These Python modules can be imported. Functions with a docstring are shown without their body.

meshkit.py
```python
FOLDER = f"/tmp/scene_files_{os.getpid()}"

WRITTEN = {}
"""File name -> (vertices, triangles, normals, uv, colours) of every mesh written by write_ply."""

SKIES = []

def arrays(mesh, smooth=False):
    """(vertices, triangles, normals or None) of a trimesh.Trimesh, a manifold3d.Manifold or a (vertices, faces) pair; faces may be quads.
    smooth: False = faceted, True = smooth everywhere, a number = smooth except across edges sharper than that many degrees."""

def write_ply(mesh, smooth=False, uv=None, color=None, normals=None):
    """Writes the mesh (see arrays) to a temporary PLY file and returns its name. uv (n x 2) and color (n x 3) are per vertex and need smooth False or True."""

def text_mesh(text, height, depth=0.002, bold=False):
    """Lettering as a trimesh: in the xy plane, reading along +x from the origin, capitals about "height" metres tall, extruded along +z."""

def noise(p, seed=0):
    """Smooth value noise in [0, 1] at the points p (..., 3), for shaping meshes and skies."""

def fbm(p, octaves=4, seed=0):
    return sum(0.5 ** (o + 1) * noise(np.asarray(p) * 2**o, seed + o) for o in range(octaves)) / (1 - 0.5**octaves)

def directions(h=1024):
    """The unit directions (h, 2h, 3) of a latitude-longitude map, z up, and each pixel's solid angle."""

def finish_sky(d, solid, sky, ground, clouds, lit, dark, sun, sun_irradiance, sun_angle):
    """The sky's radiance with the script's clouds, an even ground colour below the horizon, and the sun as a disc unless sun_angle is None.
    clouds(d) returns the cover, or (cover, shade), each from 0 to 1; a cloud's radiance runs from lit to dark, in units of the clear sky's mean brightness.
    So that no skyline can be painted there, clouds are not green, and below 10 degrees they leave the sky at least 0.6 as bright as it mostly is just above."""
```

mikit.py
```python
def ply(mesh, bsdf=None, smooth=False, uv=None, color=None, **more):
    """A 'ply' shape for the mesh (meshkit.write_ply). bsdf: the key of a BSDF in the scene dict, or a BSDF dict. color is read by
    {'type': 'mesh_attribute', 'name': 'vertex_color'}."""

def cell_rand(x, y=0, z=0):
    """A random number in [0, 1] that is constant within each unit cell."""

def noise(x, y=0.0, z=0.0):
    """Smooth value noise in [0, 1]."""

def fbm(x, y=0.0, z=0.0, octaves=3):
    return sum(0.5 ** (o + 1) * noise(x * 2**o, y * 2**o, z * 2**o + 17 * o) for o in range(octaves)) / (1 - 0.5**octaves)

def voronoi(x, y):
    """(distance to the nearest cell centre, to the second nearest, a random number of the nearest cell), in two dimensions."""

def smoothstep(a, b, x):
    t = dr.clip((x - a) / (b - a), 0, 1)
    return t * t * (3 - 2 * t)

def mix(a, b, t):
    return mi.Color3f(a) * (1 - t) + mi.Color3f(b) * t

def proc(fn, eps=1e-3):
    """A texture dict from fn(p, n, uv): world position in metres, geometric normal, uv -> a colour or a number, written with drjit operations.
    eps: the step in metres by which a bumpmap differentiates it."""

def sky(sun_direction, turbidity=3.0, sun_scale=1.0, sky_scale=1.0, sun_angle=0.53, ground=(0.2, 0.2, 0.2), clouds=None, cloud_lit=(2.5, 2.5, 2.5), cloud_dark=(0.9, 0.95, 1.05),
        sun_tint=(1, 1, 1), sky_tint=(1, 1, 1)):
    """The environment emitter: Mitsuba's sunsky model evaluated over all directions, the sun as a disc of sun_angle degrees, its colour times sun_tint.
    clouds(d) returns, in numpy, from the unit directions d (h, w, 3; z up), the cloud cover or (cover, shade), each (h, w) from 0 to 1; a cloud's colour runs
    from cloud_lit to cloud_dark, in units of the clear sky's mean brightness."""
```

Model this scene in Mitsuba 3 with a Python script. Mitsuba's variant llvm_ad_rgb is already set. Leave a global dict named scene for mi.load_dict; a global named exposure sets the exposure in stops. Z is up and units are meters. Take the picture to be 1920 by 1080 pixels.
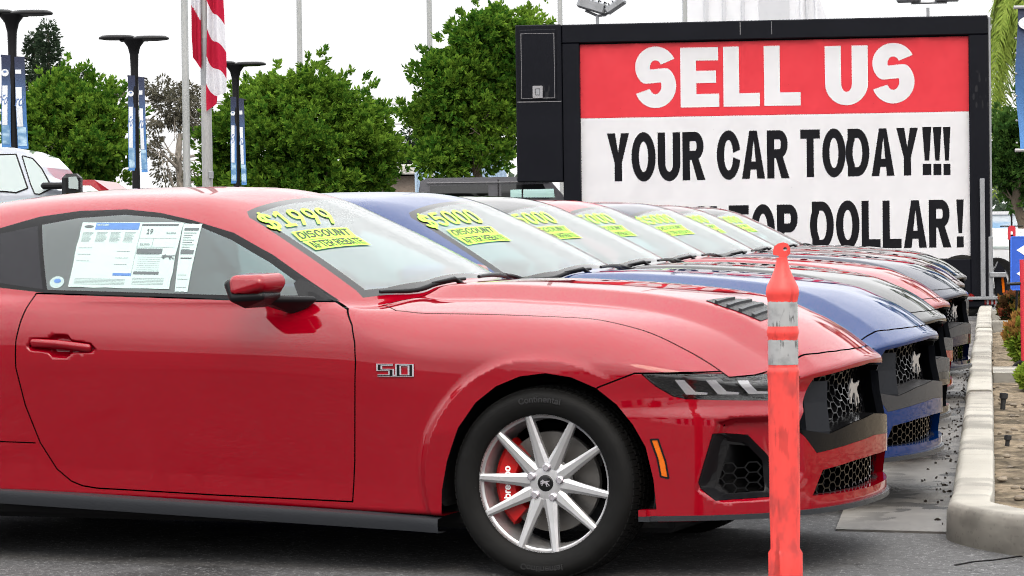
import math, random
import numpy as np, trimesh, shapely, manifold3d as m3
import shapely.affinity as aff
from shapely.geometry import Polygon, LineString, Point, box as sbox
from shapely.ops import unary_union
from scipy.interpolate import CubicSpline, PchipInterpolator, RectBivariateSpline
import drjit as dr, mitsuba as mi, mikit, meshkit
from mikit import noise, fbm, voronoi, smoothstep, mix, cell_rand, proc

scene, labels = {}, {}
T = mi.ScalarTransform4f
rng = np.random.default_rng(7)
random.seed(7)

# ---------------------------------------------------------------- camera (world: x = the coupes' forward, y = across the row, z up)
F_PX = 5500.0                                   # focal length in pixels of a 1920 pixel wide picture
_az, _pi, _ro = math.radians(20.9), math.radians(-1.16), math.radians(0.75)
CAM = np.array([3.582, -10.565, 1.234])
_fw = np.array([-math.sin(_az) * math.cos(_pi), math.cos(_az) * math.cos(_pi), math.sin(_pi)])
_r0 = np.cross(_fw, [0, 0, 1]); _r0 /= np.linalg.norm(_r0); _u0 = np.cross(_r0, _fw)
_up = math.cos(_ro) * _u0 + math.sin(_ro) * _r0
_rt = math.cos(_ro) * _r0 - math.sin(_ro) * _u0
scene['camera'] = {'type': 'perspective', 'fov': 2 * math.degrees(math.atan(960 / F_PX)), 'fov_axis': 'x', 'near_clip': 0.1, 'far_clip': 6000.0,
                   'to_world': T().look_at(origin=CAM.tolist(), target=(CAM + _fw).tolist(), up=_up.tolist())}

# ---------------------------------------------------------------- sky: even bright overcast, brighter overhead as an overcast sky is
def overcast(d):
    el = np.clip(d[..., 2], 0, 1)
    q = d / np.maximum(.12 + el, .05)[..., None]
    streak = meshkit.fbm(np.stack([q[..., 0] * .9, q[..., 1] * 1.6, 0 * el], -1), 5, 5)
    base = .20 + .80 * (np.clip(el - .065, 0, 1) / .935) ** .5
    glow = np.exp(-(np.degrees(np.arccos(np.clip(d @ SUN, -1, 1))) / 40) ** 2)          # the sun's wide glow through thin cloud
    k = base * (.84 + .34 * glow) * (1 + .5 * (streak - .5))
    return np.ones(el.shape), np.clip(1 - k, 0, 1)
SUN = np.array([.30, -.66, .69]); SUN /= np.linalg.norm(SUN)
scene['sky'] = mikit.sky(SUN.tolist(), turbidity=3, sun_scale=0.12, sun_angle=30, clouds=overcast, cloud_lit=(5.6, 5.6, 5.6), cloud_dark=(.05, .05, .06), ground=(.16, .16, .16))
exposure = 2.95

def at(px, py, depth=None, z=None, y=None, x=None):
    """the place that stands at pixel (px, py) of the photograph at a depth in metres, or on the plane of that z, y or x (used only to lay the place out)"""
    d = _fw + (_rt * (px - 960) - _up * (py - 540)) / F_PX
    if depth is None:
        k, v = (2, z) if z is not None else (1, y) if y is not None else (0, x)
        depth = (v - CAM[k]) / d[k]
    return CAM + d * depth
# ---------------------------------------------------------------- helpers
def bsdf(key, d, two=True):
    scene['mat_' + key] = {'type': 'twosided', 'b': d} if two else d
    return key
def rgb(*c):
    return {'type': 'rgb', 'value': list(c if len(c) == 3 else c[0])}
def rough(c, r=.5, metal=0.0, spec=.5):
    return {'type': 'principled', 'base_color': c if isinstance(c, dict) else rgb(c), 'roughness': r, 'metallic': metal, 'specular': spec}
def gloss(c, ior=1.5):
    return {'type': 'plastic', 'diffuse_reflectance': c if isinstance(c, dict) else rgb(c), 'int_ior': ior, 'nonlinear': True}
_taken = {}
def numbered(key):
    n = _taken.get(key, 0); _taken[key] = n + 1
    return key if n == 0 else f'{key}_{n:03d}'
def name_for(parent, name):
    return numbered(f'{parent}__{name}' if parent else name)
def put(name, mesh, mat, parent=None, smooth=35, xf=None, uv=None, color=None, label=None):
    key = name_for(parent, name)
    d = mesh if isinstance(mesh, dict) else mikit.ply(mesh, 'mat_' + mat, smooth=smooth, uv=uv, color=color)
    d = dict(d)
    if isinstance(mesh, dict):
        d['bsdf'] = {'type': 'ref', 'id': 'mat_' + mat}
    if xf is not None:
        d['to_world'] = xf
    scene[key] = d
    if label:
        labels[key] = {'label': label}
    return key
def tag(key, label, category=None, group=None, kind=None):
    labels[key] = {'label': label}
    if category: labels[key]['category'] = category
    if group: labels[key]['group'] = group
    if kind: labels[key]['kind'] = kind
    return key
def root(name, label, category, group=None):
    return tag(numbered(name), label, category, group)
def mesh(V, F):
    return trimesh.Trimesh(np.asarray(V, float), np.asarray(F, int), process=False)
def cat(*ms):
    ms = [m for m in ms if m is not None]
    return trimesh.util.concatenate(ms) if len(ms) > 1 else ms[0]
def bx(x0, x1, y0, y1, z0, z1, bevel=0.0):
    if bevel <= 0:
        m = trimesh.creation.box((x1 - x0, y1 - y0, z1 - z0))
        m.apply_translation(((x0 + x1) / 2, (y0 + y1) / 2, (z0 + z1) / 2))
        return m
    b = bevel
    P = []
    for sx in (0, 1):
        for sy in (0, 1):
            for sz in (0, 1):
                c = np.array([(x0, x1)[sx], (y0, y1)[sy], (z0, z1)[sz]]); s = np.array([1 - 2 * sx, 1 - 2 * sy, 1 - 2 * sz]) * b
                for k in range(3):
                    q = c + s; q[k] = c[k]
                    P.append(q)
    return trimesh.convex.convex_hull(np.array(P))
def hull(P):
    return trimesh.convex.convex_hull(np.asarray(P, float))
def ball_hull(items, seg=14):
    """hull of spheres given as (x, y, z, r)"""
    s = m3.Manifold.sphere(1.0, seg)
    M = m3.Manifold.batch_hull([s.scale((r, r, r)).translate((x, y, z)) for x, y, z, r in items])
    return man2tri(M)
def man2tri(M):
    q = M.to_mesh()
    return mesh(q.vert_properties[:, :3], q.tri_verts)
def tri2man(m):
    m = m.copy(); m.merge_vertices()
    return m3.Manifold(m3.Mesh(np.asarray(m.vertices, np.float32), np.asarray(m.faces, np.uint32)))
def tube(P, r, sides=8, cap=True):
    P = np.asarray(P, float); n = len(P)
    r = np.broadcast_to(np.asarray(r, float), (n,))
    t = np.gradient(P, axis=0) if n > 2 else np.repeat((P[1] - P[0])[None], 2, 0)
    t /= np.linalg.norm(t, axis=1, keepdims=True) + 1e-12
    ref = np.array([0, 0, 1.0]) if abs(t[0, 2]) < .9 else np.array([1.0, 0, 0])
    V = []
    u = np.cross(t[0], ref); u /= np.linalg.norm(u)
    for k in range(n):
        u = u - t[k] * u.dot(t[k]); u /= np.linalg.norm(u) + 1e-12
        v = np.cross(t[k], u)
        a = np.arange(sides) * 2 * np.pi / sides
        V.append(P[k] + r[k] * (np.cos(a)[:, None] * u + np.sin(a)[:, None] * v))
    V = np.vstack(V); Fs = []
    for k in range(n - 1):
        for s in range(sides):
            a0, a1 = k * sides + s, k * sides + (s + 1) % sides
            Fs += [(a0, a1, a1 + sides), (a0, a1 + sides, a0 + sides)]
    if cap:
        for s in range(1, sides - 1):
            Fs += [(0, s + 1, s), ((n - 1) * sides, (n - 1) * sides + s, (n - 1) * sides + s + 1)]
    return mesh(V, Fs)
def lathe(prof, seg=48, closed=False):
    """profile of (radius, height) turned about z"""
    prof = np.asarray(prof, float)
    a = np.arange(seg) * 2 * np.pi / seg
    V = np.stack([prof[:, 0][:, None] * np.cos(a), prof[:, 0][:, None] * np.sin(a), np.repeat(prof[:, 1][:, None], seg, 1)], -1).reshape(-1, 3)
    n = len(prof); Fs = []
    for k in range(n if closed else n - 1):
        b = (k + 1) % n
        for s in range(seg):
            e = (s + 1) % seg
            Fs += [(k * seg + s, k * seg + e, b * seg + e), (k * seg + s, b * seg + e, b * seg + s)]
    m = mesh(V, Fs)
    area = m.area_faces
    m.update_faces(area > 1e-12)
    return m
def extrude(poly, h):
    g = poly if isinstance(poly, shapely.geometry.base.BaseGeometry) else Polygon(poly)
    if not g.is_valid: g = g.buffer(0)
    parts = [trimesh.creation.extrude_polygon(p, h, engine='earcut') for p in getattr(g, 'geoms', [g]) if p.area > 1e-9]
    return cat(*parts)
def frame(m, o, ex, ey, ez):
    """mesh m from its own axes to origin o and axes ex, ey, ez"""
    M = np.eye(4); M[:3, 0], M[:3, 1], M[:3, 2], M[:3, 3] = ex, ey, ez, o
    m = m.copy(); m.apply_transform(M)
    return m
_glyph = {}
def text_poly(s, fat=0.0):
    """lettering as a shapely shape, capitals 1 high, from x = 0"""
    if (s, fat) not in _glyph:
        m = meshkit.text_mesh(s, 1.0, 0.1, bold=True)
        k = m.face_normals[:, 2] > .9
        tri = m.vertices[m.faces[k]][:, :, :2]
        g = unary_union([Polygon(t).buffer(1e-4) for t in tri])
        if fat: g = g.buffer(fat, join_style=2)
        x0, y0, x1, y1 = g.bounds
        _glyph[(s, fat)] = g.simplify(.004), (x0, y0, x1, y1)
    return _glyph[(s, fat)]
def text_in(s, x0, y0, x1, y1, fat=0.0):
    g, (a, b, c, d) = text_poly(s, fat)
    return aff.translate(aff.scale(aff.translate(g, -a, -b), (x1 - x0) / (c - a), (y1 - y0) / (d - b), origin=(0, 0)), x0, y0)
def bend(m, fn):
    """moves every vertex of a mesh by fn(V)"""
    return mesh(fn(np.asarray(m.vertices)), m.faces)
def fine(m, size):
    v, f = trimesh.remesh.subdivide_to_size(m.vertices, m.faces, size, max_iter=12)
    return mesh(v, f)

# a heavy grotesque drawn from strokes, for the printed words
def _arc(cx, cy, rx, ry, a0, a1, n=22):
    a = np.radians(np.linspace(a0, a1, n)); return list(zip(cx + rx * np.cos(a), cy + ry * np.sin(a)))
def block_glyph(ch, w):
    """(shape, advance width) of a capital 1 high with stems w wide"""
    h = w / 2; t = h * .88
    B = lambda P, k=h: LineString(P).buffer(k, cap_style=2, join_style=2, mitre_limit=3)
    O = lambda cx, cy, rx, ry: aff.scale(Point(cx, cy).buffer(1, 24), rx, ry)
    if ch == 'I' : return sbox(0, 0, w, 1), w
    if ch == '!': return unary_union([Polygon([(0, 1), (w * 1.02, 1), (w * .76, .30), (w * .26, .30)]), sbox(.03 * w, 0, .97 * w, w * .98 if w < .26 else .235)]), w * 1.02
    if ch == 'L': return unary_union([sbox(0, 0, w, 1), sbox(0, 0, .62, w * .82)]), .62
    if ch == 'E': return unary_union([sbox(0, 0, w, 1), sbox(0, 0, .66, w * .82), sbox(0, 1 - w * .82, .65, 1), sbox(0, .5 - w * .36, .61, .5 + w * .40)]), .66
    if ch == 'F': return unary_union([sbox(0, 0, w, 1), sbox(0, 1 - w * .82, .62, 1), sbox(0, .5 - w * .42, .57, .5 + w * .34)]), .62
    if ch == 'T': return unary_union([sbox(.33 - h, 0, .33 + h, 1), sbox(0, 1 - w * .82, .66, 1)]), .66
    if ch == 'U':
        W = .72; o = unary_union([sbox(0, .36, W, 1), O(W / 2, .36, W / 2, .375)]); i = unary_union([sbox(w, .36, W - w, 1.2), O(W / 2, .36, W / 2 - w, .375 - w * .84)])
        return o.difference(i), W
    if ch in 'OC0':
        W = .78; o = O(W / 2, .5, W / 2, .515).difference(O(W / 2, .5, W / 2 - w * 1.02, .515 - w * .84))
        if ch == 'C': o = o.difference(Polygon([(W / 2, .5), (W + .3, .30), (W + .3, .70)])); W = .75
        return o, W
    if ch == 'D':
        W = .72; o = unary_union([sbox(0, 0, W * .45, 1), O(W * .45, .5, W * .55, .5)]); i = unary_union([sbox(w, w * .82, W * .45, 1 - w * .82), O(W * .45, .5, W * .55 - w, .5 - w * .82)])
        return o.difference(i), W
    if ch in 'PRB':
        W = .68; k = .42 if ch != 'B' else .46
        o = unary_union([sbox(0, k, W * .60, 1), O(W * .60, (1 + k) / 2, W * .40, (1 - k) / 2)]).difference(unary_union([sbox(w, k + w * .80, W * .6, 1 - w * .80), O(W * .60, (1 + k) / 2, W * .40 - w * .95, (1 - k) / 2 - w * .80)]))
        o = unary_union([o, sbox(0, 0, w, 1)])
        if ch == 'R': o = unary_union([o, Polygon([(W * .36, k + w * .5), (W * .36 + w * .95, k + w * .55), (W + .05, 0), (W + .05 - w * 1.12, 0)])]); W += .05
        if ch == 'B':
            lo = unary_union([sbox(0, 0, W * .60, .54), O(W * .60, .27, W * .44, .27)]).difference(unary_union([sbox(w, w * .80, W * .6, .54 - w * .72), O(W * .60, .27, W * .44 - w * .95, .27 - w * .76)]))
            o = unary_union([o, lo]); W += .03
        return o, W
    if ch == 'A': return unary_union([Polygon([(0, 0), (w * 1.08, 0), (.40 - .0, .80), (.76 - w * 1.08, 0), (.76, 0), (.38 + h * 1.05, 1), (.38 - h * 1.05, 1)]), sbox(.19, .19, .57, .19 + w * .72)]).difference(Polygon([(.38 - .065, .19 + w * .72), (.38 + .065, .19 + w * .72), (.38, .74)])), .76
    if ch == 'Y': return unary_union([sbox(.36 - h, 0, .36 + h, .45), Polygon([(0, 1), (w * 1.12, 1), (.36, .60), (.72 - w * 1.12, 1), (.72, 1), (.36 + h, .38), (.36 - h, .38)])]), .72
    if ch == 'N': return unary_union([sbox(0, 0, w, 1), sbox(.70 - w, 0, .70, 1), Polygon([(0, 1), (w * 1.0, 1), (.70, 0), (.70 - w, 0)])]), .70
    if ch == 'S':
        W = .70; r1, r2 = .235, .262; cx = W / 2
        P = _arc(cx, 1.0 - r1 - t + .03, W / 2 - h * 1.0, r1, 22, 90, 10) + _arc(cx, 1.0 - r1 - t + .03, W / 2 - h * 1.08, r1, 96, 225, 18) + _arc(cx, r2 + t - .03, W / 2 - h, r2, 45, -90, 20) + _arc(cx, r2 + t - .03, W / 2 - h, r2, -96, -160, 10)
        g = LineString(P).buffer(t, cap_style=2, join_style=1)
        x0, y0, x1, y1 = g.bounds
        return aff.scale(aff.translate(g, -x0, -y0), W / (x1 - x0), 1.03 / (y1 - y0), origin=(0, 0)), W
    return Polygon(), .34
def block_in(s, x0, y0, x1, y1, w=.2, gap=.075):
    """a word in the heavy grotesque, fitted to a box"""
    x, parts = 0.0, []
    for ch in s:
        if ch == ' ': x += .26; continue
        g, a = block_glyph(ch, w)
        parts.append(aff.translate(g, x, 0)); x += a + gap
    g = unary_union(parts)
    return aff.translate(aff.scale(g, (x1 - x0) / (x - gap), (y1 - y0), origin=(0, 0)), x0, y0)
# ---------------------------------------------------------------- coupe body: one implicit surface, meshed once
# car frame: x forward from the front axle, y to the car's left, z up; a = |y|
def spl(xs, ys):
    o = np.argsort(xs)
    return CubicSpline(np.asarray(xs, float)[o], np.asarray(ys, float)[o], bc_type='natural')
class Pch:
    """monotone cubic, straight beyond its ends"""
    def __init__(self, xs, ys):
        o = np.argsort(xs)
        self.x = np.asarray(xs, float)[o]; self.f = PchipInterpolator(self.x, np.asarray(ys, float)[o])
    def __call__(self, v):
        return self.f(np.clip(v, self.x[0], self.x[-1]))
def pch(xs, ys):
    return Pch(xs, ys)
def smax(a, b, k):
    h = np.clip(k - np.abs(a - b), 0, None) / k
    return np.maximum(a, b) + h * h * k * 0.25
def smin(a, b, k):
    return -smax(-a, -b, k)
def sstep(a, b, x):
    t = np.clip((x - a) / (b - a), 0, 1)
    return t * t * (3 - 2 * t)
def poly_sd(px, pz, poly):
    """signed distance (inside negative) of points to a polygon"""
    poly = np.asarray(poly, float)
    d = np.full(px.shape, 9.0); ins = np.zeros(px.shape, bool)
    for (x0, z0), (x1, z1) in zip(poly, np.roll(poly, -1, 0)):
        ex, ez = x1 - x0, z1 - z0
        t = np.clip(((px - x0) * ex + (pz - z0) * ez) / (ex * ex + ez * ez), 0, 1)
        d = np.minimum(d, np.hypot(px - x0 - t * ex, pz - z0 - t * ez))
        c = (z0 > pz) != (z1 > pz)
        with np.errstate(divide='ignore', invalid='ignore'):
            ins ^= c & (px < ex * (pz - z0) / (ez if ez else 1e-9) + x0)
    return np.where(ins, -d, d)

_W0 = spl([-3.9, -3.4, -2.72, -2.2, -1.8, -1.3, -.8, -.4, 0, .3, 1.0], [.84, .915, .952, .938, .921, .914, .916, .926, .938, .94, .93])
_ZC = pch([-3.9, -3.0, -2.2, -1.76, -1.28, -.72, -.4, 0, 1.0], [.86, .86, .838, .812, .797, .778, .765, .76, .76])
_SU = pch([-3.9, -2.7, -2.0, -1.3, -.7, -.2, .3, 1], [.20, .20, .20, .20, .19, .20, .24, .3])
_SL = pch([-3.9, -2.7, -2.0, -1.2, -.75, -.4, 0, .4, 1], [.06, .06, .12, .13, .11, .06, .05, .05, .05])
_HC = pch([-4.2, -3.85, -3.4, -3.0, -2.5, -2.0, -1.3, -.8, -.6, -.35, -.1, .19, .4, .57, .68, .81, .91, .985, 1.15],
          [1.03, 1.075, 1.09, 1.07, 1.035, 1.012, .992, .985, 1.012, 1.016, 1.006, .985, .962, .932, .893, .838, .779, .727, .60])
_HD = pch([-4.2, -3.0, -.85, -.6, -.29, .13, .32, .48, .64, .8, .95, 1.15], [.03, .02, .015, .07, .082, .085, .105, .14, .185, .22, .255, .28])
_NN = pch([0, .1, .2, .3, .4, .5, .6, .7, .78, .85, .90, .93, .96, 1.05], [.966, .964, .956, .941, .916, .882, .830, .755, .662, .545, .41, .26, .05, -.6])
_NZ = pch([.0, .2, .3, .42, .52, .57, .61, .65, .72, .8], [-.03, .0, .0, .004, .004, .0, -.022, -.028, -.010, 0])
_ZB = pch([-4, -2.3, -.39, .4, 1.0], [.30, .262, .212, .207, .222])
_HR = spl([-1.0, -1.2, -1.4, -1.63, -1.97, -2.33, -2.56, -2.71, -3.0, -3.3, -3.6], [1.36, 1.388, 1.406, 1.416, 1.417, 1.40, 1.372, 1.342, 1.255, 1.15, 1.04])
_AB = pch([-3.5, -3.0, -2.6, -2.0, -1.3, -.87, -.6, -.3], [.62, .755, .835, .866, .862, .842, .80, .75])
SCOOP = [(.597, .50), (.612, .552), (.66, .566), (.80, .566), (.86, .50), (.86, .36), (.80, .275), (.62, .272), (.545, .32)]
HANDLE = [(-2.055, .815), (-2.04, .847), (-1.965, .847), (-1.945, .862), (-1.885, .858), (-1.87, .84), (-1.79, .828), (-1.77, .806), (-1.79, .79), (-1.87, .788), (-1.89, .772), (-1.95, .776), (-1.965, .792), (-2.04, .798)]

def car_f(P):
    x, y, z = P[:, 0], P[:, 1], P[:, 2]
    a = np.sqrt(y * y + 1e-8)
    # flank
    t = z - _ZC(x)
    up = -_SU(x) * t - .75 * np.clip(t, 0, None) ** 2
    lo = _SL(x) * t + .5 * _SL(x) * np.clip(-.46 - t, 0, .2)
    w = _W0(x) + smin(up, lo, .03)
    for cx in (0.0, -2.72):
        r = np.hypot(x - cx, z - .335)
        fl = (.944 if cx == 0 else .962) - 1.0 * np.clip(r - .440, 0, None) - .12 * np.clip(.5 - z, 0, None)
        w = smax(w, fl, .016)
    side = (a - w) / 1.03
    # top of the lower body
    rr_ = np.clip((.545 - a) / .098, -.2, 1.2)
    dome = (.044 * smin(smax(rr_, 0 * a, .16), 0 * a + 1, .16) - .020) * sstep(-.72, -.5, x) * sstep(.93, .70, x)
    mh = sstep(.78, .30, x) * sstep(-.75, -.55, x)
    h = _HC(x) - (_HD(x) - .020 * mh) * (a / .76) ** (2.2 + 1.2 * mh) + dome
    top = (z - h) / np.sqrt(1 + np.clip((x > .3) * (x - .3) * 1.1, 0, .7) ** 2)
    kt = .05 + .07 * sstep(-.9, -.4, x) - .045 * sstep(.35, .7, x)
    lower = smax(side, top, kt)
    # nose in plan
    nx = _NN(a) + _NZ(z)
    slope = (_NN(a + .01) - _NN(a - .01)) / .02
    front = (x - nx) / np.sqrt(1 + slope * slope)
    lower = smax(lower, front, .016)
    lower = smax(lower, _ZB(x) - z, .02)
    rear = (-3.80 + .35 * np.clip(a - .55, 0, None) ** 2 + .18 * np.clip(.55 - z, 0, 1) - .10 * np.clip(z - .9, 0, 1)) - x
    lower = smax(lower, rear, .06)
    # greenhouse
    tt = np.clip((z - .98) / .33, 0, None)
    wg = _AB(x) - .19 * tt - .045 * tt * tt
    gs = (a - wg) / 1.22
    gr = (z - (_HR(x) - .155 * a * a)) / (1.02 + .12 * (x < -2.7))
    ar = (a / .72) ** 2
    tw = -(x + .50 + .264 * ar)
    gw = (z - (1.008 - .03 * ar + .55 * tw - .09 * tw * np.abs(tw))) / 1.13
    g = smax(smax(gs, gr, .09), gw, .045)
    g = smax(g, .88 - z, .02)
    g = smax(g, -3.5 - x, .05)
    f = smin(lower, g, .018)
    # recesses pressed into the skin
    m = (a > .54) & (np.abs(f) < .2)
    if m.any():
        sd = poly_sd(x[m], z[m], SCOOP)
        f[m] += .050 * sstep(.004, -.026, sd) * sstep(.55, .63, a[m]) * (x[m] > 0)
        sd = poly_sd(x[m], z[m], HANDLE)
        f[m] += .028 * sstep(.003, -.016, sd)
    return f

def car_grad(P, e=5e-4):
    g = np.empty_like(P)
    for k in range(3):
        d = np.zeros(3); d[k] = e
        g[:, k] = (car_f(P + d) - car_f(P - d))
    return g / (np.linalg.norm(g, axis=1, keepdims=True) + 1e-12)

def surface_nets(fn, lo, hi, h, offset=0.0):
    """closed quad-dominant mesh of fn = offset inside the box, worked out only in the blocks the surface passes"""
    lo, hi = np.asarray(lo, float), np.asarray(hi, float)
    n = np.ceil((hi - lo) / h).astype(int) + 1
    B = 6
    nb = -(-n // B)
    c = np.stack(np.meshgrid(*[np.arange(k) for k in nb], indexing='ij'), -1).reshape(-1, 3)
    cen = lo + (c * B + B / 2) * h
    near = np.abs(fn(cen) - offset) < B * h * 1.25
    F = np.full(nb * B + 1, 1.0)
    F = np.where(True, F, F)
    # outside or inside by the block centre, then exact values near the surface
    sign = np.sign(fn(cen) - offset).reshape(nb)
    F[:-1, :-1, :-1] = np.repeat(np.repeat(np.repeat(sign, B, 0), B, 1), B, 2)
    loc = np.stack(np.meshgrid(*[np.arange(B + 1)] * 3, indexing='ij'), -1).reshape(-1, 3)
    idx = (c[near][:, None, :] * B + loc[None]).reshape(-1, 3)
    key = np.unique((idx[:, 0] * F.shape[1] + idx[:, 1]) * F.shape[2] + idx[:, 2])
    ii = np.stack([key // (F.shape[1] * F.shape[2]), key // F.shape[2] % F.shape[1], key % F.shape[2]], 1)
    F.reshape(-1)[key] = fn(lo + ii * h) - offset
    S = F < 0
    s8 = [S[i:S.shape[0] - 1 + i, j:S.shape[1] - 1 + j, k:S.shape[2] - 1 + k] for i in (0, 1) for j in (0, 1) for k in (0, 1)]
    tot = sum(s.astype(np.int8) for s in s8)
    cell = np.argwhere((tot > 0) & (tot < 8))
    vid = -np.ones(tot.shape, np.int64); vid[tuple(cell.T)] = np.arange(len(cell))
    acc = np.zeros((len(cell), 3)); cnt = np.zeros(len(cell))
    corners = np.array([(i, j, k) for i in (0, 1) for j in (0, 1) for k in (0, 1)])
    val = np.stack([F[tuple((cell + q).T)] for q in corners], 1)
    for p in range(8):
        for q in range(p + 1, 8):
            if np.abs(corners[p] - corners[q]).sum() == 1:
                m = (val[:, p] < 0) != (val[:, q] < 0)
                t = val[m, p] / (val[m, p] - val[m, q])
                acc[m] += corners[p] + t[:, None] * (corners[q] - corners[p]); cnt[m] += 1
    V = lo + (cell + acc / cnt[:, None]) * h
    quads = []
    for ax in range(3):
        e = np.zeros(3, int); e[ax] = 1
        u, v = [np.eye(3, dtype=int)[k] for k in ((ax + 1) % 3, (ax + 2) % 3)]
        a0 = S[tuple(slice(1, S.shape[k] - 1) for k in range(3))]
        sh = tuple(slice(1 + e[k], S.shape[k] - 1 + e[k]) for k in range(3))
        b0 = S[sh]
        for first in (True, False):
            q = np.argwhere((a0 != b0) & (a0 == first)) + 1
            ok = (q >= 1).all(1) & (q < np.array(tot.shape)).all(1)
            q = q[ok]
            ids = [vid[tuple((q - d).T)] for d in (0 * u, u, u + v, v)]
            ids = np.stack(ids if first else ids[::-1], 1)
            quads.append(ids[(ids >= 0).all(1)])
    Q = np.vstack(quads)
    return V, np.vstack([Q[:, [0, 1, 2]], Q[:, [0, 2, 3]]])

def onto(V, fn, offset=0.0, steps=4, e=5e-4):
    V = V.copy()
    for _ in range(steps):
        f = fn(V) - offset
        g = np.empty_like(V)
        for k in range(3):
            d = np.zeros(3); d[k] = e
            g[:, k] = (fn(V + d) - fn(V - d)) / (2 * e)
        n2 = (g * g).sum(1)
        st = (f / np.maximum(n2, .2))[:, None] * g
        l = np.linalg.norm(st, axis=1, keepdims=True)
        V -= st * np.minimum(1, .012 / np.maximum(l, 1e-9))
    return V
# ---------------------------------------------------------------- coupe parts, built once in the car frame
def prism_xz(poly, y0=-1.3, y1=1.3):
    c = m3.CrossSection([np.asarray(poly, float)], m3.FillRule.NonZero)
    return m3.Manifold.extrude(c, y1 - y0).transform(np.array([[1, 0, 0, 0], [0, 0, -1, y1], [0, 1, 0, 0]], float))
def prism_xy(poly, z0, z1):
    c = m3.CrossSection([np.asarray(poly, float)], m3.FillRule.NonZero)
    return m3.Manifold.extrude(c, z1 - z0).translate((0, 0, z0))
def prism_yz(poly, x0, x1):
    c = m3.CrossSection([np.asarray(poly, float)], m3.FillRule.NonZero)
    return m3.Manifold.extrude(c, x1 - x0).transform(np.array([[0, 0, 1, x0], [1, 0, 0, 0], [0, 1, 0, 0]], float))
def grow(poly, d):
    g = Polygon(poly).buffer(0).buffer(d, join_style=2)
    return np.array(g.exterior.coords)[:-1]
def sym(half):
    """closed polygon (a, v) from its a >= 0 half listed from one centre end to the other"""
    h = [(float(a), float(v)) for a, v in half]
    return h + [(-a, v) for a, v in reversed(h) if a > 1e-6]

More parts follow.
